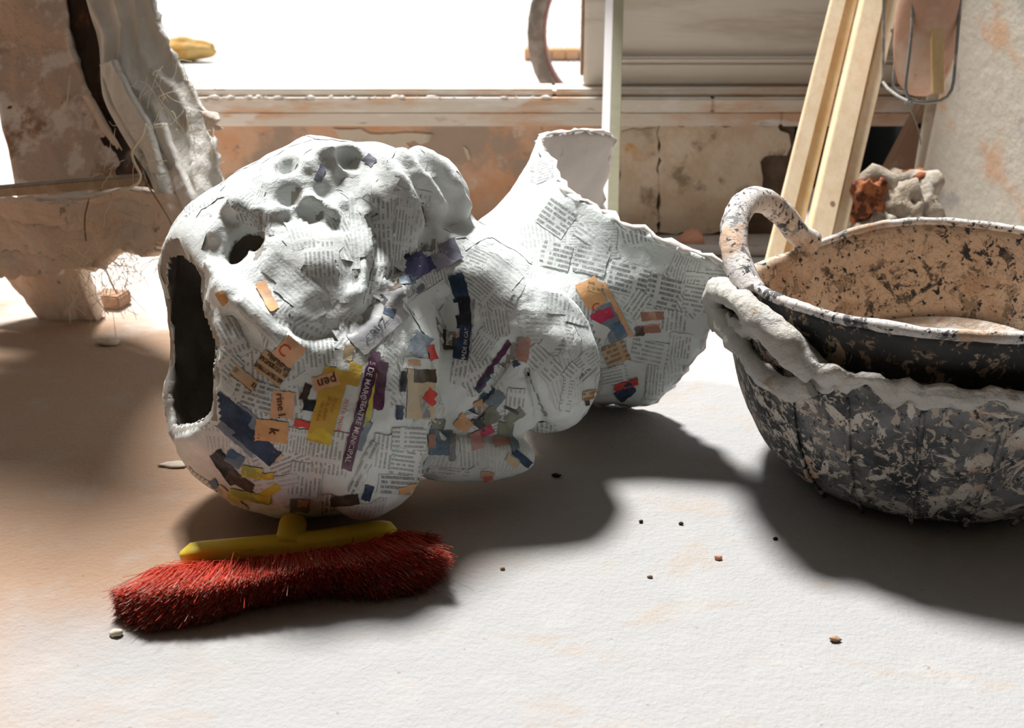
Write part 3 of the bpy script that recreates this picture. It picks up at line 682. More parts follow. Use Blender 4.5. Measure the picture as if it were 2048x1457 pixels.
SCR = [
    (722, 455, 120, 44, 84, 'news_faint', 1), (765, 470, 150, 40, 88, 'news', 1), (805, 470, 150, 40, 96, 'news_small', 1), (700, 560, 90, 44, 88, 'news_faint', 1), (640, 520, 70, 60, 86, 'news', 1), (838, 430, 100, 36, 100, 'news_faint', 1), (600, 470, 60, 44, 70, 'news_faint', 1), (760, 575, 80, 50, 105, 'news_dark', 1), (560, 540, 60, 50, 40, 'news_faint', 1),  # cx, cy, w, h, angle, kind, layer
    (465, 672, 74, 40, 62, 'news', 2), (522, 640, 110, 34, 44, 'news_faint', 2), (598, 581, 84, 66, 42, 'news', 2), (615, 625, 66, 42, -28, 'news', 3),
    (452, 726, 56, 52, 45, 'news', 2), (512, 790, 86, 56, 17, 'news_dark', 2), (638, 708, 56, 66, 83, 'news', 2), (447, 596, 28, 17, 66, 'orange', 3), (535, 594, 62, 22, 64, 'orange', 4),
    (578, 704, 46, 48, 42, 'peach', 4), (545, 738, 66, 44, 36, 'peach_text', 4), (489, 757, 58, 24, 40, 'peach_text', 3), (652, 763, 52, 27, -15, 'peach', 5), (566, 810, 46, 54, 6, 'peach', 3), (544, 862, 66, 42, 6, 'orange', 4), (548, 912, 30, 20, -40, 'peach', 3),
    (450, 818, 110, 44, 38, 'navy', 4), (490, 858, 92, 66, 42, 'slate', 3), (515, 888, 96, 36, 40, 'navy', 4), (452, 935, 74, 26, 55, 'black', 3), (482, 962, 60, 20, 30, 'brown', 4),
    (470, 918, 36, 26, 30, 'blue', 4), (505, 944, 40, 22, 8, 'lemon', 5), (528, 951, 40, 13, 2, 'yellow', 5), (552, 965, 90, 26, -10, 'news_faint', 4), (500, 992, 84, 20, 8, 'lemon', 5), (540, 982, 44, 16, -32, 'yellow', 5), (468, 1000, 84, 14, 40, 'tan', 4), (440, 985, 60, 14, 58, 'blue', 4),
    (660, 905, 86, 74, 98, 'news', 2), (612, 958, 66, 64, 97, 'news', 3), (585, 880, 50, 74, 98, 'news_small', 2),
    (656, 812, 152, 50, 105, 'yellow', 4), (708, 750, 44, 26, 105, 'yellow', 5), (620, 811, 20, 26, 96, 'black', 4), (605, 848, 32, 13, 10, 'red', 4), (612, 785, 34, 16, 110, 'brown', 3), (697, 707, 30, 20, 100, 'tan', 4),
    (722, 822, 240, 22, 104, 'purple', 5), (760, 772, 96, 20, 96, 'purple', 5), (742, 800, 110, 12, 103, 'lemon', 4), (728, 872, 60, 14, 112, 'slate', 4),
    (762, 820, 80, 30, 100, 'plain', 2), (840, 788, 56, 100, 2, 'tan', 3), (805, 764, 11, 40, 4, 'black', 4), (798, 826, 15, 28, 4, 'navy', 4), (848, 752, 44, 26, 0, 'brown', 5), (860, 795, 26, 28, 40, 'red', 5), (848, 815, 16, 44, -8, 'grey', 4),
    (832, 728, 54, 22, 5, 'plain', 4), (826, 726, 24, 12, 0, 'orange', 5), (862, 706, 16, 30, -15, 'red', 5), (838, 690, 38, 44, 30, 'slate', 4),
    (825, 880, 84, 46, 3, 'news', 3), (768, 905, 70, 48, 98, 'news', 2), (822, 925, 84, 54, 8, 'news', 3), (727, 935, 110, 18, 116, 'news_dark', 4), (800, 970, 90, 40, 4, 'news_dark', 2),
    (690, 1000, 56, 20, -6, 'brown', 4), (735, 985, 30, 16, 105, 'navy', 4), (815, 978, 40, 14, -12, 'orange', 5), (600, 1010, 38, 26, 4, 'green', 4), (605, 1004, 22, 14, 4, 'orange', 5), (655, 1012, 50, 24, 96, 'news_dark', 3),
    (752, 648, 120, 64, -42, 'grey', 3), (790, 585, 70, 52, -40, 'grey', 3), (765, 600, 20, 14, 40, 'black', 4), (778, 625, 22, 18, 20, 'navy', 4), (815, 560, 30, 18, 0, 'slate', 4), (788, 572, 30, 18, -20, 'brown', 4), (840, 578, 18, 12, -40, 'lilac', 4),
    (836, 530, 58, 46, -27, 'violet', 5), (889, 511, 62, 46, -26, 'lilac', 5), (862, 491, 60, 13, -26, 'grey', 5), (812, 512, 12, 9, -30, 'black', 5),
    (860, 600, 90, 40, -35, 'plain', 3), (868, 660, 90, 46, 60, 'plain', 2), (918, 575, 50, 30, 72, 'navy', 4), (927, 625, 60, 30, 82, 'black', 5), (925, 685, 70, 30, 97, 'navy', 5), (899, 676, 26, 50, 2, 'brown', 4), (912, 671, 13, 13, 0, 'orange', 5), (943, 655, 6, 110, 5, 'grey', 4),
    (980, 585, 80, 60, 40, 'news_small', 2), (990, 640, 70, 52, 80, 'news_small', 2), (965, 690, 60, 40, -55, 'news_small', 3), (1005, 545, 76, 40, 38, 'news_faint', 2), (920, 745, 50, 34, 100, 'news', 2),
    (988, 728, 110, 12, -55, 'purple', 5), (968, 762, 52, 13, -50, 'navy', 5), (974, 789, 36, 15, -48, 'navy', 5), (945, 825, 46, 12, -50, 'navy', 4), (1000, 745, 56, 22, -54, 'news', 3), (992, 801, 36, 22, -48, 'slate', 4),
    (1046, 700, 24, 46, 12, 'skin', 5), (1036, 700, 14, 46, 10, 'green', 4), (1028, 722, 14, 24, -30, 'navy', 5),
    (1085, 727, 76, 42, 45, 'news', 3), (1105, 680, 48, 30, -50, 'plain', 3), (1133, 790, 22, 66, 8, 'news_small', 3), (1142, 745, 26, 34, 40, 'news', 3),
    (1030, 806, 56, 36, 96, 'news', 3), (965, 840, 34, 34, 40, 'black', 6), (927, 846, 30, 30, 40, 'orange', 5), (958, 812, 20, 22, -20, 'orange', 6), (980, 832, 34, 30, -35, 'green', 7), (970, 862, 34, 20, -30, 'crimson', 7), (952, 882, 24, 34, -12, 'pink', 7),
    (1010, 862, 30, 34, 10, 'green', 6), (1004, 882, 34, 22, -15, 'skin', 7), (1024, 885, 14, 36, -28, 'slate', 7), (1028, 832, 40, 20, -35, 'green', 6), (1022, 820, 30, 6, 28, 'black', 7),
    (880, 885, 46, 50, 4, 'blue', 4), (862, 882, 14, 26, 4, 'skin', 5), (940, 905, 56, 40, 86, 'news', 4), (905, 895, 12, 54, 2, 'grey', 5), (1042, 917, 44, 13, 38, 'navy', 6), (1024, 922, 26, 15, 38, 'tan', 5), (975, 950, 26, 16, 4, 'orange', 5), (976, 955, 18, 9, -12, 'red', 6), (900, 942, 90, 12, 6, 'news_small', 4),
    (875, 848, 28, 20, 2, 'green', 4), (640, 348, 16, 34, 22, 'lilac', 3), (740, 322, 24, 20, 40, 'lilac', 3), (500, 478, 20, 16, 30, 'lilac', 3), (520, 488, 12, 14, 0, 'crimson', 3), (478, 522, 26, 20, 0, 'lilac', 3),
    # bust
    (1113, 438, 62, 58, 35, 'news_dark', 2), (1185, 478, 76, 30, 33, 'news', 2), (1112, 512, 60, 52, 14, 'news_dark', 2), (1182, 522, 66, 54, 14, 'news_dark', 2), (1256, 560, 78, 62, 14, 'news_dark', 2), (1325, 585, 66, 60, 13, 'news_dark', 2), (1393, 598, 52, 56, 10, 'news', 2),
    (1125, 610, 40, 66, 96, 'news', 2), (1160, 640, 24, 66, 105, 'news', 3), (1275, 608, 50, 34, -55, 'news', 3), (1395, 552, 48, 14, 4, 'news_faint', 3),
    (1182, 588, 56, 44, 64, 'orange', 4), (1190, 575, 30, 22, 12, 'orange_text', 5), (1203, 632, 46, 22, -25, 'crimson', 5), (1222, 645, 74, 36, 66, 'slate', 4), (1238, 660, 34, 24, 62, 'blue', 5), (1234, 620, 120, 9, 62, 'orange', 5), (1231, 706, 48, 42, -22, 'orange_text', 5),
    (1190, 662, 50, 34, 28, 'plain', 6), (1185, 715, 70, 36, -38, 'news_small', 3), (1180, 742, 56, 10, -42, 'news_dark', 4), (1302, 648, 60, 62, 8, 'plain', 3), (1305, 632, 46, 17, -4, 'skin', 4), (1296, 657, 48, 17, -4, 'skin', 4), (1278, 662, 18, 18, -8, 'brown', 5),
    (1348, 640, 40, 52, 96, 'news', 3), (1300, 705, 76, 48, 12, 'news', 2), (1360, 690, 50, 44, 98, 'news_small', 2), (1225, 750, 60, 34, -12, 'news_small', 3), (1252, 768, 50, 13, -18, 'red', 4), (1250, 784, 40, 24, -40, 'navy', 4), (1190, 796, 44, 26, -4, 'brown', 4), (1182, 790, 40, 16, -6, 'orange_text', 5), (1310, 765, 70, 36, 95, 'news_small', 2),
]
PIECE = {}
for i, s in enumerate(SCR):
    PIECE[(s[0], s[1])] = scrap_px(*s[:6], layer=s[6])
for t, x, y, sz, a, mt, key, bo in (
    ('pen', 655, 764, 27, 165, 'ink_brown', (652, 763), .01), ('rine l.', 562, 812, 22, 84, 'ink_brown', (566, 810), .01), ('k', 548, 862, 26, 100, 'ink_brown', (544, 862), .02),
    ('5 DE MARÇ', 735, 762, 15, 104, 'ink_white', (722, 822), .01), ('TEATRE MUNICIPAL', 712, 862, 14.5, 105, 'ink_white', (722, 822), .01), ('a les 20 h al', 726, 806, 9, 104, 'ink_white', (722, 822), 0),
    ('C', 568, 700, 34, 40, 'ink_red', (578, 704), -.004), ('C', 1191, 617, 26, -10, 'ink_red', (1182, 588), 0), ('CRUZ', 752, 662, 22, -50, 'ink_grey', (752, 648), 0), ('MADE IN CAT', 930, 690, 11, -82, 'ink_white', (925, 685), .01),
    ('El cor', 668, 812, 12, 105, 'ink_orange', (656, 812), .01), ('de la ciutat', 655, 818, 11, 105, 'ink_orange', (656, 812), .01), ('i els amics', 643, 822, 10, 105, 'ink_orange', (656, 812), .01), ('FESTA MAJOR', 685, 832, 11, 105, 'ink_red', (656, 812), 0),
    ('tot just ara', 560, 730, 11, 38, 'ink_brown', (545, 738), .02)):
    words(t, x, y, sz, a, mt, PIECE.get(key), bo)
# ---- PART B ----

# ------------------------------------------------------------------ two nested mortar tubs
TC = np.array([.555, 1.53, 0.0])
def tub_mesh(prof_out, prof_in, rimf, seed, amp, nphi=180):
    ph = np.linspace(0, 2*math.pi, nphi, endpoint=False); pr = smooth_path(prof_out, 22, 1).tolist()+smooth_path(prof_in, 22, 1).tolist(); n = len(pr); V = []
    zr = max(p[1] for p in pr)
    for r, z in pr:
        k = np.clip(z/zr, 0, 1)**3
        zz = z+rimf(ph)*k
        V.append(np.stack([TC[0]+r*np.cos(ph), TC[1]+r*np.sin(ph), zz], 1))
    V = np.vstack(V); Fc = [f[::-1] for f in grid_faces(n, nphi, True)]+[tuple(range(nphi)), tuple(range((n-1)*nphi, n*nphi))[::-1]]
    rad = (V-TC)*np.array([1, 1, 0]); rad /= np.linalg.norm(rad, axis=1)[:, None]+1e-9
    V = V+rad*(amp*fbm(V, 22, 3, seed))[:, None]; V[:, 2] = np.maximum(V[:, 2]+.5*amp*fbm(V, 30, 3, seed+3)*(V[:, 2] > .1), .001)
    return V, Fc, n, nphi
def gs(ph, c, w_):
    d = (ph-math.radians(c)+math.pi) % (2*math.pi)-math.pi; return np.exp(-(d/math.radians(w_))**2)
def at(phi, r, z):
    a = math.radians(phi); return TC+np.array([r*math.cos(a), r*math.sin(a), z])
# outer tub
t_out = thing('mortar_tub', 'outer black rubber tub, crusted with white plaster, standing on the floor at right', 'tub', TC, 'nested mortar tubs')
V, Fc, n, m = tub_mesh([(.10, .002), (.165, .003), (.190, .012), (.222, .045), (.247, .10), (.262, .155), (.277, .218)], [(.271, .216), (.254, .155), (.239, .10), (.214, .05), (.18, .02), (.1, .015)], lambda p: .012*gs(p, 200, 18)+.004*np.sin(9*p)*gs(p, 250, 40)+.02*gs(p, 20, 24), 3, .0018)
o = mesh_obj('tub_body', V, Fc, MAT['tub_out'], t_out)
# crust band under its rim
ph = np.radians(np.linspace(150, 345, 150)); Vc = []; lo = .020+.016*fbm(np.stack([ph*3, ph*0, ph*0], 1), 1.7, 3, 4)-.010*np.clip((np.degrees(ph)-262)/60, 0, 1)
for k, t in enumerate(np.linspace(0, 1, 9)):
    z = .224+.012*np.exp(-((np.degrees(ph)-200)/18)**2)+.004*fbm(np.stack([ph*9, ph*0, ph*0], 1), 2.0, 3, 8)-t*np.maximum(lo, .010); r = np.interp(z, [.10, .155, .218, .25], [.247, .262, .277, .284])+.0012+.0075*math.sin(math.pi*min(t*1.15+.1, 1))+.0035*fbm(np.stack([ph*20, ph*0+t*3, ph*0], 1), 1.3, 3, 9)
    Vc.append(np.stack([TC[0]+r*np.cos(ph), TC[1]+r*np.sin(ph), z], 1))
Vc = np.vstack(Vc); Fq = grid_faces(9, 150); Vc, Fq = solid(Vc, Fq, 9, 150, .006)
fix_normals(mesh_obj('plaster_crust', Vc, Fq, MAT['crust'], t_out))
hp = smooth_path([at(222, .272, .205), at(217, .283, .226), at(211, .292, .245), at(203, .297, .262), at(194, .297, .268), at(184, .293, .258), at(177, .288, .240), at(173, .280, .215), at(172, .272, .19)], 44, 3)
vv, ff = tube_data(hp, .0165+.004*np.sin(np.linspace(0, 9, 44)), 14); vv = vv+vnormals(vv, ff)*(.0045*fbm(vv, 60, 3, 5))[:, None]
hh = mesh_obj('handle', vv, ff, MAT['crust'], t_out); hh['label'] = 'handle caked in white plaster'
hp2 = smooth_path([at(222, .276, .190), at(216, .281, .178), at(208, .283, .182), at(198, .284, .200), at(188, .284, .215), at(178, .282, .218)], 36, 3)
vv, ff = tube_data(hp2, .013+.003*np.sin(np.linspace(0, 11, 36)), 12); vv = vv+vnormals(vv, ff)*(.005*fbm(vv, 55, 3, 6))[:, None]
mesh_obj('plaster_crust', vv, ff, MAT['crust'], t_out)
for a in (214, 231, 249, 268, 287):
    tube('mould_rib', [at(a, np.interp(z, [.0, .012, .045, .10, .155, .2], [.185, .192, .2245, .2495, .2645, .271]), z) for z in np.linspace(.006, .185, 24)], .0028, MAT['tub_out'], t_out, 6)
# inner tub
t_in = thing('mortar_tub', 'inner dark tub with chalky lip and beige plaster lining, nested inside the crusted tub', 'tub', TC+np.array([0, 0, .03]), 'nested mortar tubs')
rimf = lambda p: -.026*gs(p, 116, 20)+.004*gs(p, 60, 40)+.004*gs(p, 270, 50)-.03*gs(p, 146, 20)
V, Fc, n, m = tub_mesh([(.10, .05), (.17, .055), (.205, .09), (.228, .14), (.246, .20), (.258, .245), (.2635, .258)], [(.266, .272), (.262, .277), (.256, .274), (.250, .245), (.238, .20), (.221, .145), (.195, .10), (.10, .085)], rimf, 7, .0013)
o = mesh_obj('tub_body', V, Fc, MAT['tub_mid'], t_in); o.data.materials.append(MAT['tub_in'])
o.data.polygons.foreach_set('material_index', np.array([1 if max(f) >= 23*180 and len(f) == 4 or (len(f) > 4 and min(f) > 100) else 0 for f in Fc], np.int32))
lp = [at(a, .2635, .273+float(rimf(np.array([math.radians(a)]))[0])) for a in np.linspace(182, 482, 150)]
vv, ff = tube_data(lp, .0064, 10); vv = vv+vnormals(vv, ff)*(.0014*fbm(vv, 60, 3, 15))[:, None]
mesh_obj('rim_lip', vv, ff, MAT['tub_rim'], t_in)
hp = smooth_path([at(194, .264, .262), at(186, .270, .284), at(178, .272, .306), at(168, .270, .326), at(156, .267, .337), at(146, .266, .335), at(137, .266, .322), at(129, .266, .298), at(122, .264, .265), at(116, .262, .250)], 60, 2)
vv, ff = tube_data(hp, .0178, 16, 1.0); vv = vv+vnormals(vv, ff)*(.0012*fbm(vv, 60, 3, 25))[:, None]
hh = mesh_obj('handle', vv, ff, MAT['tub_rim'], t_in)
# powder left in the bottom
bm = bmesh.new(); bmesh.ops.create_circle(bm, cap_ends=True, segments=8, radius=1); bm.free()
rr = np.linspace(0, 1, 22); ph = np.linspace(0, 2*math.pi, 90, endpoint=False); V = []
for r in rr: V.append(np.stack([TC[0]+.206*r*np.cos(ph), TC[1]+.206*r*np.sin(ph), .078+.075*np.clip((.5*np.cos(ph-.9)+.5)*r, 0, 1)**1.6+0*ph], 1))
V = np.vstack(V); V[:, 2] += .009*fbm(V, 26, 4, 30)*(1-np.clip((np.repeat(rr, 90)-.9)*10, 0, 1))
mesh_obj('dried_plaster', V, grid_faces(22, 90, True), MAT['powder'], t_in)

# ------------------------------------------------------------------ broom head
bb = thing('broom_head', 'loose yellow broom head with splayed red bristles, lying in front of the papier mache head', 'broom', G(575, 1130), None)
bk = [np.array(P(x, y, d)) for x, y, d in ((360, 1112, 1.425), (400, 1103, 1.43), (470, 1097, 1.437), (560, 1089, 1.447), (650, 1079, 1.455), (730, 1065, 1.463), (770, 1060, 1.468), (795, 1072, 1.468))]
path = smooth_path(bk, 40, 1); zoff = np.array([0, 0, 1.0])
T = np.gradient(path, axis=0); T /= np.linalg.norm(T, axis=1)[:, None]; D = np.cross(T, zoff); D /= np.linalg.norm(D, axis=1)[:, None]; U2 = np.cross(D, T)
# D points to the camera side, U2 up; block cross-section: thin lying bar, bristle face towards the camera
V = []; sect = [(-.016, -.018), (.008, -.019), (.012, -.012), (.013, .003), (.009, .008), (-.004, .009), (-.014, .006), (-.018, -.004)]
for i in range(40):
    e = min(1, min(i, 39-i)/3+.35)
    for a, b in sect: V.append(path[i]+D[i]*a*e+U2[i]*(b*e if b < 0 else b*e)+D[i]*0)
Fc = grid_faces(40, len(sect), True)+[tuple(range(len(sect)))[::-1], tuple(range(39*len(sect), 40*len(sect)))]
fix_normals(mesh_obj('block', V, Fc, MAT['yellowplastic'], bb))
kc = P(581, 1068, 1.462)
def lathe(name, c, axis, prof, mat, parent, seg=24):
    axis = np.array(axis, float); axis /= np.linalg.norm(axis); a = np.cross(axis, [1, 0, .2]); a /= np.linalg.norm(a); b = np.cross(axis, a); V = []
    for r, h in prof:
        for s in range(seg): t = 2*math.pi*s/seg; V.append(np.array(c)+axis*h+r*(math.cos(t)*a+math.sin(t)*b))
    n_ = len(prof); Fc = grid_faces(n_, seg, True)+[tuple(range(seg))[::-1], tuple(range((n_-1)*seg, n_*seg))]
    return fix_normals(mesh_obj(name, V, Fc, mat, parent))
lathe('handle_socket', kc-np.array([0, 0, .004]), (0.0, .75, .25), [(.019, -.022), (.0175, -.008), (.0165, .004), (.0165, .020), (.0150, .026), (.0115, .027), (.011, .012), (.002, .010)], MAT['yellowplastic'], bb)
# bristles: each one a thin bent blade, red at the root and grey with dust at the tip
m, nt, b = new_mat('red_bristle', .55, spec=.3)
vc = nd(nt, 'ShaderNodeVertexColor', layer_name='Tip').outputs['Color']; tpx = nd(nt, 'ShaderNodeSeparateColor', {0: vc})
c = mix(nt, tpx.outputs[1], (.50, .03, .02), (.66, .075, .03)); c = mix(nt, tpx.outputs[0], c, (.15, .07, .045)); c = mix(nt, tpx.outputs[2], c, (.52, .40, .33)); setc(nt, b, c)
NB_ = 17000; u = rng.random(NB_); v = rng.random(NB_)
root = np.stack([np.interp(u, np.linspace(0, 1, 40), path[:, k]) for k in range(3)], 1)+np.array([0, 0, 1])*(-.030+.020*v)[:, None]
Dd = np.stack([np.interp(u, np.linspace(0, 1, 40), D[:, k]) for k in range(3)], 1); root = root+Dd*.008
tipline_b = np.array([G(x, y, .003) for x, y in ((232, 1236), (285, 1268), (400, 1255), (500, 1222), (575, 1205), (650, 1196), (760, 1203), (850, 1188), (893, 1150))])
tipline_t = np.array([G(x, y, z) for x, y, z in ((222, 1186, .03), (290, 1184, .046), (400, 1174, .05), (500, 1160, .052), (575, 1146, .054), (650, 1134, .055), (760, 1118, .056), (850, 1096, .056), (905, 1112, .05))])
w9 = np.linspace(0, 1, 9)
def lerp9(L, t): return np.stack([np.interp(t, w9, L[:, k]) for k in range(3)], 1)
ut = np.clip(u+rng.normal(size=NB_)*.025, 0, 1)
tip = lerp9(tipline_b, ut)*(1-v)[:, None]+lerp9(tipline_t, ut)*v[:, None]
tip = root+(tip-root)*(1-.05*rng.random(NB_)**2)[:, None]+rng.normal(size=(NB_, 3))*.0026
flyb = rng.random(NB_) < .03; tip[flyb] += rng.normal(size=(flyb.sum(), 3))*.010
upr = (u > .86) & (rng.random(NB_) < .5); tip[upr] = np.array([P(x, y, 1.42) for x, y in zip(rng.uniform(800, 885, upr.sum()), rng.uniform(1072, 1110, upr.sum()))])+rng.normal(size=(upr.sum(), 3))*.003
tip[:, 2] = np.maximum(tip[:, 2], .002)
midp = (root+tip)/2+np.array([0, 0, 1])*(.004+.004*rng.random(NB_))[:, None]+rng.normal(size=(NB_, 3))*.0036
midp[:, 2] = np.maximum(midp[:, 2], .002)
dirs = tip-root; dirs /= np.linalg.norm(dirs, axis=1)[:, None]; s1 = np.cross(dirs, rng.normal(size=(NB_, 3))); s1 /= np.linalg.norm(s1, axis=1)[:, None]; s2 = np.cross(dirs, s1)
BVt = []
for c0, r0 in ((root, .00034), (midp, .00033), (tip, .00026)):
    for k in range(3): BVt.append(c0+r0*(math.cos(2.094*k)*s1+math.sin(2.094*k)*s2))
BVt = np.stack(BVt, 1).reshape(-1, 3); bi = np.arange(NB_)*9; fs = []
for r_ in (0, 3):
    for k in range(3): fs.append(np.stack([bi+r_+k, bi+r_+(k+1) % 3, bi+r_+3+(k+1) % 3, bi+r_+3+k], 1))
fs = np.vstack(fs); me = bpy.data.meshes.new('bristles'); me.vertices.add(len(BVt)); me.vertices.foreach_set('co', BVt.ravel().astype(np.float32)); me.loops.add(fs.size); me.loops.foreach_set('vertex_index', fs.ravel().astype(np.int32)); me.polygons.add(len(fs)); me.polygons.foreach_set('loop_start', np.arange(0, fs.size, 4, dtype=np.int32)); me.update(calc_edges=True)
ca_ = me.color_attributes.new('Tip', 'FLOAT_COLOR', 'POINT'); dirt = np.clip(rng.random(NB_)*1.3-.45+(.5-v)*.7, 0, 1); pale = (rng.random(NB_) < .30)*rng.uniform(.3, .95, NB_); hue = rng.random(NB_)
colr = np.zeros((NB_, 9, 4), np.float32); colr[..., 3] = 1; colr[:, :, 1] = hue[:, None]; colr[:, 3:6, 0] = .15*dirt[:, None]*(1.0-v)[:, None]; colr[:, 6:9, 0] = dirt[:, None]; colr[:, 6:9, 2] = pale[:, None]
ca_.data.foreach_set('color', colr.ravel()); me.materials.append(m)
br = bpy.data.objects.new('bristles', me); COL.objects.link(br); attach(br, bb); br['kind'] = 'stuff'

dv, df = [], []
for i in range(170):
    k = rng.integers(NB_); t = rng.uniform(.45, 1.0); p = root[k]*(1-t)+tip[k]*t+np.array([0, -.001, .003]); q = rng.uniform(.0004, .0012); n0 = len(dv)
    dv += [p+q*np.array(a_)*rng.uniform(.6, 1.2) for a_ in ((1, 0, 0), (-1, 0, 0), (0, 1, 0), (0, -1, 0), (0, 0, 1), (0, 0, -1))]
    df += [tuple(n0+x for x in f) for f in ((0, 2, 4), (2, 1, 4), (1, 3, 4), (3, 0, 4), (2, 0, 5), (1, 2, 5), (3, 1, 5), (0, 3, 5))]
dc = mesh_obj('dust_crumbs', dv, df, MAT['whitecrumb'], bb, smooth=False); dc['kind'] = 'stuff'
# ------------------------------------------------------------------ timber standing behind
def lean(name, label, x0, x1, d0, d1, mat, group, width_toward=0.0, th=.012, edge=None):
    """timber seen between photo lines (x at y=107 and y=470) given for its two long edges"""
    def line(xa, xb, y): return xa+(xb-xa)*(y-107)/363.0
    yb, yt = 640, -420
    g = G(line(*x0, 600), yb); db = (g-EYE)@FWD
    A0 = G(line(*x0, yb), yb); A1 = G(line(*x1, yb), yb); dt = db+.42
    B0 = P(line(*x0, yt), yt, dt)
    wv = A1-A0; a = A0+np.array([0, 0, 0.0]); 
    o_ = thing(name, label, 'timber', (A0+A1)/2, group)
    return o_, A0, B0, wv
timber_specs = [
    ('timber_batten', 'pale pine batten leaning behind the tub, leftmost of the bundle', (1637, 1546), (1665, 1577), .000, 'pine'),
    ('timber_batten', 'orange pine batten leaning behind the tub, in shade between two pale ones', (1667, 1579), (1690, 1606), .012, 'pine2'),
    ('timber_batten', 'wide pine batten with a bright sunlit left edge, leaning behind the tub', (1697, 1613), (1746, 1660), -.022, 'pine'),
    ('timber_batten', 'tan pine batten, rightmost of the leaning bundle behind the tub', (1748, 1662), (1776, 1690), -.006, 'pine2')]
for nm, lab, x0, x1, dy, mt in timber_specs:
    o_, A0, B0, wv = lean(nm, lab, x0, x1, 0, 0, 'pine', None)
    tw = np.array([0, 1.0, 0])
    plank('board', A0+tw*dy, B0+tw*dy, wv, np.array([0, .040 if dy < -.01 else .016, 0]), MAT[mt if mt == 'pine' else ('pine2' if dy > 0 else 'pine')], o_)
    for k in o_.children: k.name = 'board'
# olive batten in front of the sill
bt = thing('wooden_batten', 'narrow upright batten painted olive grey, standing between the bust and the stone sill', 'timber', G(1212, 590))
a0 = G(1212, 590); a1 = P(1238, -380, (a0-EYE)@FWD+.36)
plank('board', a0, a1, np.array([.021, -.004, 0]), np.array([-.014, .030, 0]), MAT['olive'], bt)
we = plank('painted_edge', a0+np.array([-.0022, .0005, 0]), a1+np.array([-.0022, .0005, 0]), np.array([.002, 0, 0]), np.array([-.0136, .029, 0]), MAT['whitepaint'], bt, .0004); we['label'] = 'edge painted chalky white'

# ------------------------------------------------------------------ right-hand clutter
bo = thing('leaning_board', 'wide limewashed board leaning against the wall at the far right behind the tub', 'board', G(1830, 560))
a0 = G(1812, 600); a1 = P(1955, -250, (a0-EYE)@FWD+.28); plank('board', a0, a1, np.array([.42, -.03, 0]), np.array([-.004, .028, 0]), MAT['board'], bo)
wsx = thing('wooden_batten', 'slim white batten leaning at the far right behind the wire basket', 'timber', G(1850, 580))
a0 = G(1806, 600)+np.array([0, .04, 0]); a1 = P(1925, -200, (a0-EYE)@FWD+.2); plank('board', a0, a1, np.array([.018, -.002, 0]), np.array([-.004, .012, 0]), MAT['flake'], wsx)
bs = thing('red_beam', 'dusty red timber beam slanting down in front of the dark recess', 'beam', P(1740, 400, 2.72))
plank('beam', P(1722, 440, 2.70), P(1902, 100, 2.60), np.array([.085, -.02, .02]), np.array([.01, .07, 0]), MAT['beam'], bs, .006)
for i, (x, y) in enumerate(((1858, 222), (1849, 244), (1845, 262), (1841, 252))):
    lump('nail_hole', P(x, y, 2.585), (.006, .004, .006), MAT['void'], bs, i, .2, 2, 2)
ru = thing('rubble_chunk', 'large plaster-coated rubble chunk with a broken red clay end, on the floor before the recess', 'rubble', G(1760, 500))
cR = P(1785, 400, 2.42); lump('plaster_mass', cR+np.array([-.005, 0, -.01]), (.09, .08, .078), MAT['rubble'], ru, 3, .35, 1.8, 4)
lump('clay_end', P(1738, 408, 2.36), (.034, .035, .048), MAT['redclay'], ru, 5, .4, 1.8, 4)
lump('plaster_mass', P(1762, 455, 2.37), (.055, .06, .05), MAT['rubble'], ru, 9, .4, 2.0, 4)
ru2 = thing('rubble_chunk', 'smaller pale rubble chunk wedged beside the leaning board', 'rubble', G(1820, 520))
lump('plaster_mass', P(1822, 432, 2.36), (.05, .05, .06), MAT['rubble'], ru2, 12, .4, 2.0, 4); lump('clay_core', P(1826, 372, 2.40), (.03, .03, .035), MAT['redclay'], ru2, 14, .35, 1.8, 3)
# wire basket with a clay pot
wb = thing('wire_basket', 'bent wire basket of thick galvanised rods at the top right', 'basket', P(1830, 206, 2.25))
D_ = 2.22
def rod(pts, r, dd=0.0): tube('rod', smooth_path([P(x, y, d) for x, y, d in pts], 40, 2), r, MAT['metal'], wb, 8)
rod([(1829, -120, D_), (1824, 60, D_), (1816, 130, D_), (1807, 190, D_), (1812, 203, D_), (1830, 207, D_), (1870, 205, D_), (1893, 203, D_), (1905, 192, D_), (1911, 120, D_), (1918, 40, D_), (1926, -120, D_)], .0031)
rod([(1800, -120, D_+.16), (1796, 60, D_+.16), (1791, 120, D_+.16), (1785, 178, D_+.16), (1800, 186, D_+.15), (1850, 188, D_+.14)], .0031)
rod([(1766, 165, D_+.2), (1776, 178, D_+.12), (1796, 193, D_+.05), (1822, 206, D_-.01)], .0031)
rod([(1768, -120, D_+.2), (1767, 60, D_+.2), (1766, 165, D_+.2)], .0031)
tube('loose_wire', smooth_path([P(x, y, 2.2) for x, y in ((1809, 205), (1826, 228), (1838, 262), (1842, 290))], 20, 1), .0011, MAT['metal'], wb, 5)
pt = thing('clay_pot', 'rounded terracotta pot sitting in the wire basket', 'pot', P(1838, 192, 2.31))
lathe('pot_body', P(1838, 191, 2.31), (0, 0, 1), [(.012, 0), (.026, .006), (.040, .022), (.050, .05), (.056, .09), (.058, .14), (.054, .19), (.046, .23), (.050, .25), (.044, .25), (.040, .22), (.01, .2)], MAT['terracotta'], pt, 40)
bl = thing('wood_offcut', 'short yellowish wood offcut standing beside the clay pot', 'timber', P(1875, 190, 2.28))
plank('offcut', P(1866, 188, 2.19), P(1864, -100, 2.24), np.array([.020, 0, 0]), np.array([0, .016, 0]), MAT['pine2'], bl)
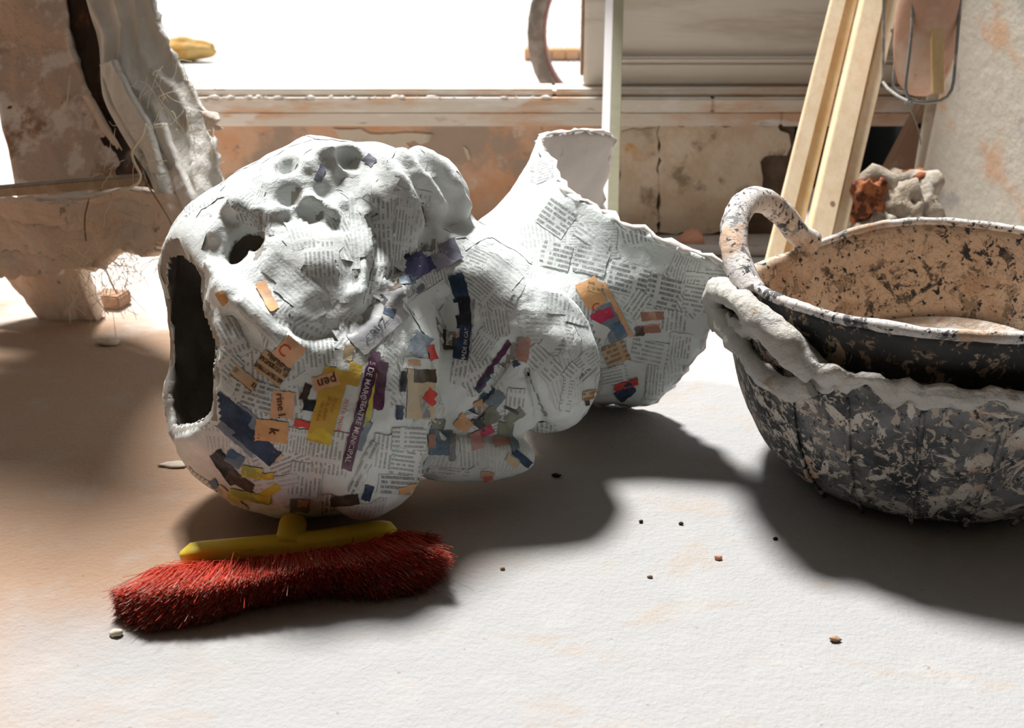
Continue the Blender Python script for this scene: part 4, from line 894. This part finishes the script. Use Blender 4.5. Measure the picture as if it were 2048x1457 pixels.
# pipe and brick shard on the floor by the wall
pp = thing('metal_pipe', 'grey metal pipe lying along the foot of the back wall', 'pipe', G(1400, 512))
tube('pipe', [np.array([x, G(1400, 512)[1], .0125]) for x in np.linspace(wx(1120), wx(1650), 12)], .0125, MAT['pipe'], pp, 20)
pk = thing('brick_shard', 'pink broken brick shard on the floor behind the grey pipe', 'brick')
c = G(1376, 488); pk.location = c
bm = bmesh.new(); q = [P(x, y, 2.69) for x, y in ((1341, 486), (1368, 462), (1390, 448), (1408, 462), (1411, 487), (1402, 494), (1372, 494))]
vs = [bm.verts.new(v) for v in q]; f = bm.faces.new(vs); r = bmesh.ops.extrude_face_region(bm, geom=[f]); bmesh.ops.translate(bm, vec=(.004, .045, -.004), verts=[e for e in r['geom'] if isinstance(e, bmesh.types.BMVert)])
bmesh.ops.recalc_face_normals(bm, faces=bm.faces[:]); bmesh.ops.bevel(bm, geom=bm.edges[:], offset=.004, segments=2, affect='EDGES')
zmin = min(v.co.z for v in bm.verts); bmesh.ops.translate(bm, vec=(0, 0, -zmin+.001), verts=bm.verts[:]); bm_obj('shard', bm, MAT['pinkbrick'], pk)

# ------------------------------------------------------------------ plaster mould on the left
mo = thing('plaster_mould', 'big broken plaster mould bristling with hemp fibres, leaning at the left edge', 'mould', G(160, 632))
def pl(l): return [np.array(q[1:]) if q[0] == 'w' else P(*q) for q in l]  # tops given in world coordinates are unseen, added to shade the left floor
ribbon('flange', pl([('w', -.93, 2.27, 1.75), ('w', -.90, 2.27, 1.2), (150, -120, 2.16), (172, 0, 2.18), (190, 107, 2.14), (201, 170, 2.12), (222, 225, 2.10), (250, 275, 2.08), (284, 330, 2.05), (305, 370, 2.03), (330, 430, 2.00), (350, 475, 1.98)]),
       pl([('w', -.66, 2.24, 1.75), ('w', -.66, 2.24, 1.2), (272, -120, 2.10), (300, 0, 2.11), (340, 107, 2.08), (360, 148, 2.06), (384, 192, 2.05), (397, 222, 2.04), (414, 262, 2.03), (432, 292, 2.02), (440, 335, 2.01), (446, 372, 2.0), (428, 420, 1.98), (400, 455, 1.96)]), 190, 46, .010, .010, MAT['mould'], mo, 4, 9, (1, 1, .35), .012, .0025)
ribbon('flange_rib', pl([(318, 250, 2.05), (326, 290, 2.04), (345, 340, 2.03), (362, 390, 2.0), (378, 440, 1.98)]), pl([(330, 246, 2.03), (345, 290, 2.02), (366, 340, 2.0), (384, 390, 1.97), (398, 440, 1.96)]), 50, 8, .012, .004, MAT['mould'], mo, 9, 20)
ribbon('flange_rib', pl([(206, 130, 2.12), (226, 190, 2.10), (258, 250, 2.07), (290, 300, 2.05), (310, 345, 2.03)]), pl([(232, 120, 2.09), (262, 190, 2.06), (296, 240, 2.04), (312, 296, 2.02), (330, 350, 2.0)]), 60, 12, .012, .006, MAT['mould'], mo, 19, 16)
ribbon('curled_edge', pl([(398, 222, 2.03), (408, 232, 2.02), (412, 250, 2.02), (420, 270, 2.02)]), pl([(436, 226, 2.0), (439, 240, 1.98), (425, 252, 2.0), (426, 275, 2.02)]), 20, 12, .004, .002, MAT['lip'], mo, 2, 20)
ribbon('curled_edge', pl([(424, 246, 2.0), (430, 250, 2.0), (436, 254, 2.0)]), pl([(430, 260, 2.0), (438, 262, 2.0), (449, 257, 1.99)]), 12, 6, .003, .001, MAT['flake'], mo, 5, 20)
ribbon('rusty_core', pl([('w', -.98, 2.36, 1.7), (120, -120, 2.28), (128, 60, 2.32), (150, 150, 2.30), (190, 250, 2.26), (240, 360, 2.2)]), pl([('w', -.84, 2.34, 1.7), (210, -120, 2.26), (225, 107, 2.26), (250, 200, 2.2), (300, 300, 2.14), (340, 420, 2.08)]), 60, 20, .02, .012, MAT['rust'], mo, 6, 16)  # dark sheet added to paint the shade in the gap behind the flange
ribbon('inner_face', pl([('w', -1.45, 2.33, 1.72), (-60, -120, 2.26), (-20, 100, 2.32), (10, 260, 2.28), (40, 400, 2.24)]), pl([('w', -.88, 2.34, 1.72), (110, -120, 2.28), (150, 107, 2.28), (186, 200, 2.25), (206, 260, 2.23), (236, 300, 2.21), (262, 345, 2.19), (250, 392, 2.18)]), 130, 44, .016, .012, MAT['mould_in'], mo, 8, 7, ridge=.004, rag=.001)
ribbon('inner_rim', pl([(168, 190, 2.245), (186, 225, 2.235), (206, 262, 2.22), (236, 300, 2.20)]), pl([(178, 188, 2.235), (197, 222, 2.225), (222, 262, 2.21), (248, 302, 2.19)]), 30, 6, .008, .003, MAT['lip'], mo, 12, 20)
ribbon('lower_lip', pl([(-60, 395, 2.20), (60, 398, 2.18), (180, 392, 2.14), (260, 374, 2.10), (330, 390, 2.05), (395, 400, 2.0)]), pl([(-60, 560, 2.22), (60, 548, 2.20), (150, 540, 2.18), (205, 528, 2.16), (250, 500, 2.12), (300, 512, 2.08), (338, 500, 2.05), (372, 470, 2.0)]), 80, 40, .03, .013, MAT['lip'], mo, 21, 13, ridge=.004, rag=.003)
ribbon('foot', pl([(-40, 470, 2.26), (10, 540, 2.27), (60, 600, 2.28), (90, 636, 2.29)]), pl([(140, 452, 2.18), (158, 520, 2.20), (172, 570, 2.23), (190, 600, 2.26), (204, 634, 2.28)]), 50, 30, .03, .008, MAT['lip'], mo, 31, 14, ridge=.003)
wsl = plank('wood_slat', P(-80, 402, 2.12), P(292, 372, 2.04), np.array([0, -.01, .018]), np.array([0, .012, .004]), MAT['slat'], mo)
fb, ff_ = [], []; nF = 0
def addtube(path, r):
    global nF
    v, f = tube_data(path, r, 4, None, False); fb.append(v); ff_.extend(tuple(i+nF for i in q) for q in f); nF += len(v)
for i in range(290):
    zone = random.random()
    if zone < .45: x, y, d = random.uniform(120, 370), random.uniform(400, 530), 2.10
    elif zone < .7: x, y, d = random.uniform(200, 430), random.uniform(120, 420), 2.02
    else: x, y, d = random.uniform(120, 280), random.uniform(480, 620), 2.17
    p = P(x, y, d-.0005*x*.1); dr = np.array([random.gauss(0, .6), random.gauss(-.25, .3), random.gauss(-.6, .8)]); ln = random.uniform(.025, .08); pt_ = [p]
    for k in range(6): dr = dr+np.array([random.gauss(0, .45), random.gauss(0, .3), random.gauss(-.1, .4)]); p = p+dr/np.linalg.norm(dr)*ln/6; p[2] = max(p[2], .004); pt_.append(p)
    addtube(smooth_path(pt_, 12, 1), .0005)
fo = mesh_obj('hemp_fibres', np.vstack(fb), ff_, MAT['fibre'], mo); fo['kind'] = 'stuff'
for r_, pts, mt in ((.0022, [(292, 248, 2.0), (286, 270, 1.99), (272, 290, 1.99), (262, 305, 1.99), (268, 325, 1.985), (283, 352, 1.98), (278, 366, 1.98), (256, 378, 1.99), (240, 380, 2.0)], 'fibre'), (.0016, [(286, 356, 1.98), (305, 385, 1.97), (325, 415, 1.96), (340, 440, 1.95), (352, 468, 1.94)], 'fibre_dark'),
                    (.0014, [(178, 398, 2.09), (170, 430, 2.08), (169, 455, 2.08), (172, 482, 2.08)], 'fibre_dark'), (.0012, [(206, 516, 2.1), (212, 540, 2.1), (222, 566, 2.1), (234, 588, 2.1)], 'fibre'), (.0013, [(140, 150, 2.2), (136, 190, 2.2), (134, 215, 2.2)], 'fibre')):
    tube('hemp_strand', smooth_path(pl(pts), 30, 1), r_, MAT[mt], mo, 6)
bk_ = thing('brick', 'small dusty brick lying on the floor beside the foot of the plaster mould', 'brick', G(225, 626))
c = G(225, 612); A2 = math.radians(-12)
bm = bmesh.new(); bmesh.ops.create_cube(bm, size=1)
for v in bm.verts: v.co = Vector((c[0]+v.co.x*.056*math.cos(A2)-v.co.y*.05*math.sin(A2), c[1]+v.co.x*.056*math.sin(A2)+v.co.y*.05*math.cos(A2), .0135+v.co.z*.026))
bmesh.ops.bevel(bm, geom=bm.edges[:], offset=.003, segments=2, affect='EDGES'); bm_obj('brick_body', bm, MAT['brick'], bk_)

# ------------------------------------------------------------------ outside: bicycle wheel and street clutter
bw = thing('bicycle_wheel', 'knobbly bicycle wheel with a red rim standing out in the street beyond the sill', 'wheel')
dW = 4.35; cW = P(1192, 92, dW); RW = .302; cW[2] = RW+.001; bw.location = (cW[0], cW[1], 0)
yw = math.radians(38); ax1 = np.array([math.cos(yw), math.sin(yw), 0]); up_ = np.array([0, 0, 1.0]); axn = np.cross(ax1, up_)
def ring_mesh(name, R, r, flat, mat, seg=120, ms=12, shift=0.0, knob=0):
    V = []
    for i in range(seg):
        a = 2*math.pi*i/seg; e = math.cos(a)*ax1+math.sin(a)*up_; rr_ = r*(1+knob*((i % 3) == 0))
        for k in range(ms): t = 2*math.pi*k/ms; V.append(cW+e*(R+rr_*math.cos(t))+axn*(shift+rr_*flat*math.sin(t)))
    Fc = grid_faces(seg, ms, True)+[((seg-1)*ms+k, (seg-1)*ms+(k+1) % ms, (k+1) % ms, k) for k in range(ms)]
    return fix_normals(mesh_obj(name, V, Fc, mat, bw))
ring_mesh('tyre', RW-.027, .026, 1.05, MAT['tyre'], knob=.05); ring_mesh('rim', RW-.062, .010, 1.5, MAT['rimside'], knob=0); ring_mesh('rim_stripe', RW-.052, .005, 3.2, MAT['rim'])
lathe('hub', cW-axn*.04, axn, [(.006, 0), (.022, .01), (.014, .02), (.014, .06), (.022, .07), (.006, .08)], MAT['metal'], bw, 16)
for i in range(28):
    a = 2*math.pi*i/28; e = math.cos(a)*ax1+math.sin(a)*up_; tube('spoke', [cW+axn*.03*(1 if i % 2 else -1)+e*.015, cW+e*(RW-.068)], .0012, MAT['metal'], bw, 4)
sk = thing('sack', 'blurred tan sack lying out in the bright street at the top left', 'sack')
c = G(370, 122); sk.location = (c[0], c[1], 0)
o = lump('sack_body', (c[0]-.02, c[1], .05), (.16, .07, .055), MAT['sack'], sk, 4, .16, 1.6, 4)
for v in o.data.vertices: v.co.z = max(v.co.z, .002)
kb = thing('brick_kerb', 'low orange brick kerb across the street behind the wheel', 'kerb')
c = G(1115, 119); kb.location = (c[0], c[1], 0)
for i in range(5): box('brick', (c[0]-.16+i*.066, c[1]-.03, .0), (c[0]-.16+i*.066+.063, c[1]+.09, .052), MAT['kerb'], kb, .004)

# ------------------------------------------------------------------ crumbs on the floor
for lab, x, y, s, mt, nm in (
    ('flat pale plaster chip on the brown floor near the mould foot', 218, 690, (.020, .012, .005), 'flake', 'plaster_chip'), ('thin white plaster flake on the floor left of the paper head', 350, 932, (.022, .010, .0022), 'flake', 'plaster_chip'),
    ('red crumb on the bright floor in front of the tub', 1436, 1119, (.0045, .0035, .003), 'pinkbrick', 'red_crumb'), ('dark fleck on the bright floor, upper left of the red crumb', 1282, 1046, (.003, .002, .002), 'rust', 'dirt_fleck'),
    ('dark fleck on the bright floor right of its twin, below the bust shadow', 1362, 1050, (.003, .002, .002), 'rust', 'dirt_fleck'), ('dark fleck on the floor between the red crumb and the tub', 1550, 1080, (.003, .0022, .002), 'rust', 'dirt_fleck'),
    ('small ochre crumb on the bright floor left of the red crumb', 1300, 1156, (.003, .002, .002), 'brick', 'dirt_fleck'), ('pale crumb at the lower left tip of the red bristles', 232, 1272, (.007, .005, .004), 'flake', 'plaster_chip'),
    ('brown curled leaf scrap on the floor under the paper lock', 1112, 955, (.007, .003, .003), 'rust', 'leaf_scrap'), ('reddish brown flake on the bottom right floor', 1670, 1283, (.006, .004, .003), 'brick', 'dirt_fleck'), ('beige pebble in the shadow just right of the broom', 1005, 1140, (.003, .0025, .002), 'brick', 'pebble')):
    c = G(x, y); tag(lump(nm, (c[0], c[1], s[2]*.9), s, MAT[mt], None, int(x), .3, 1.7, 2), lab, 'debris')
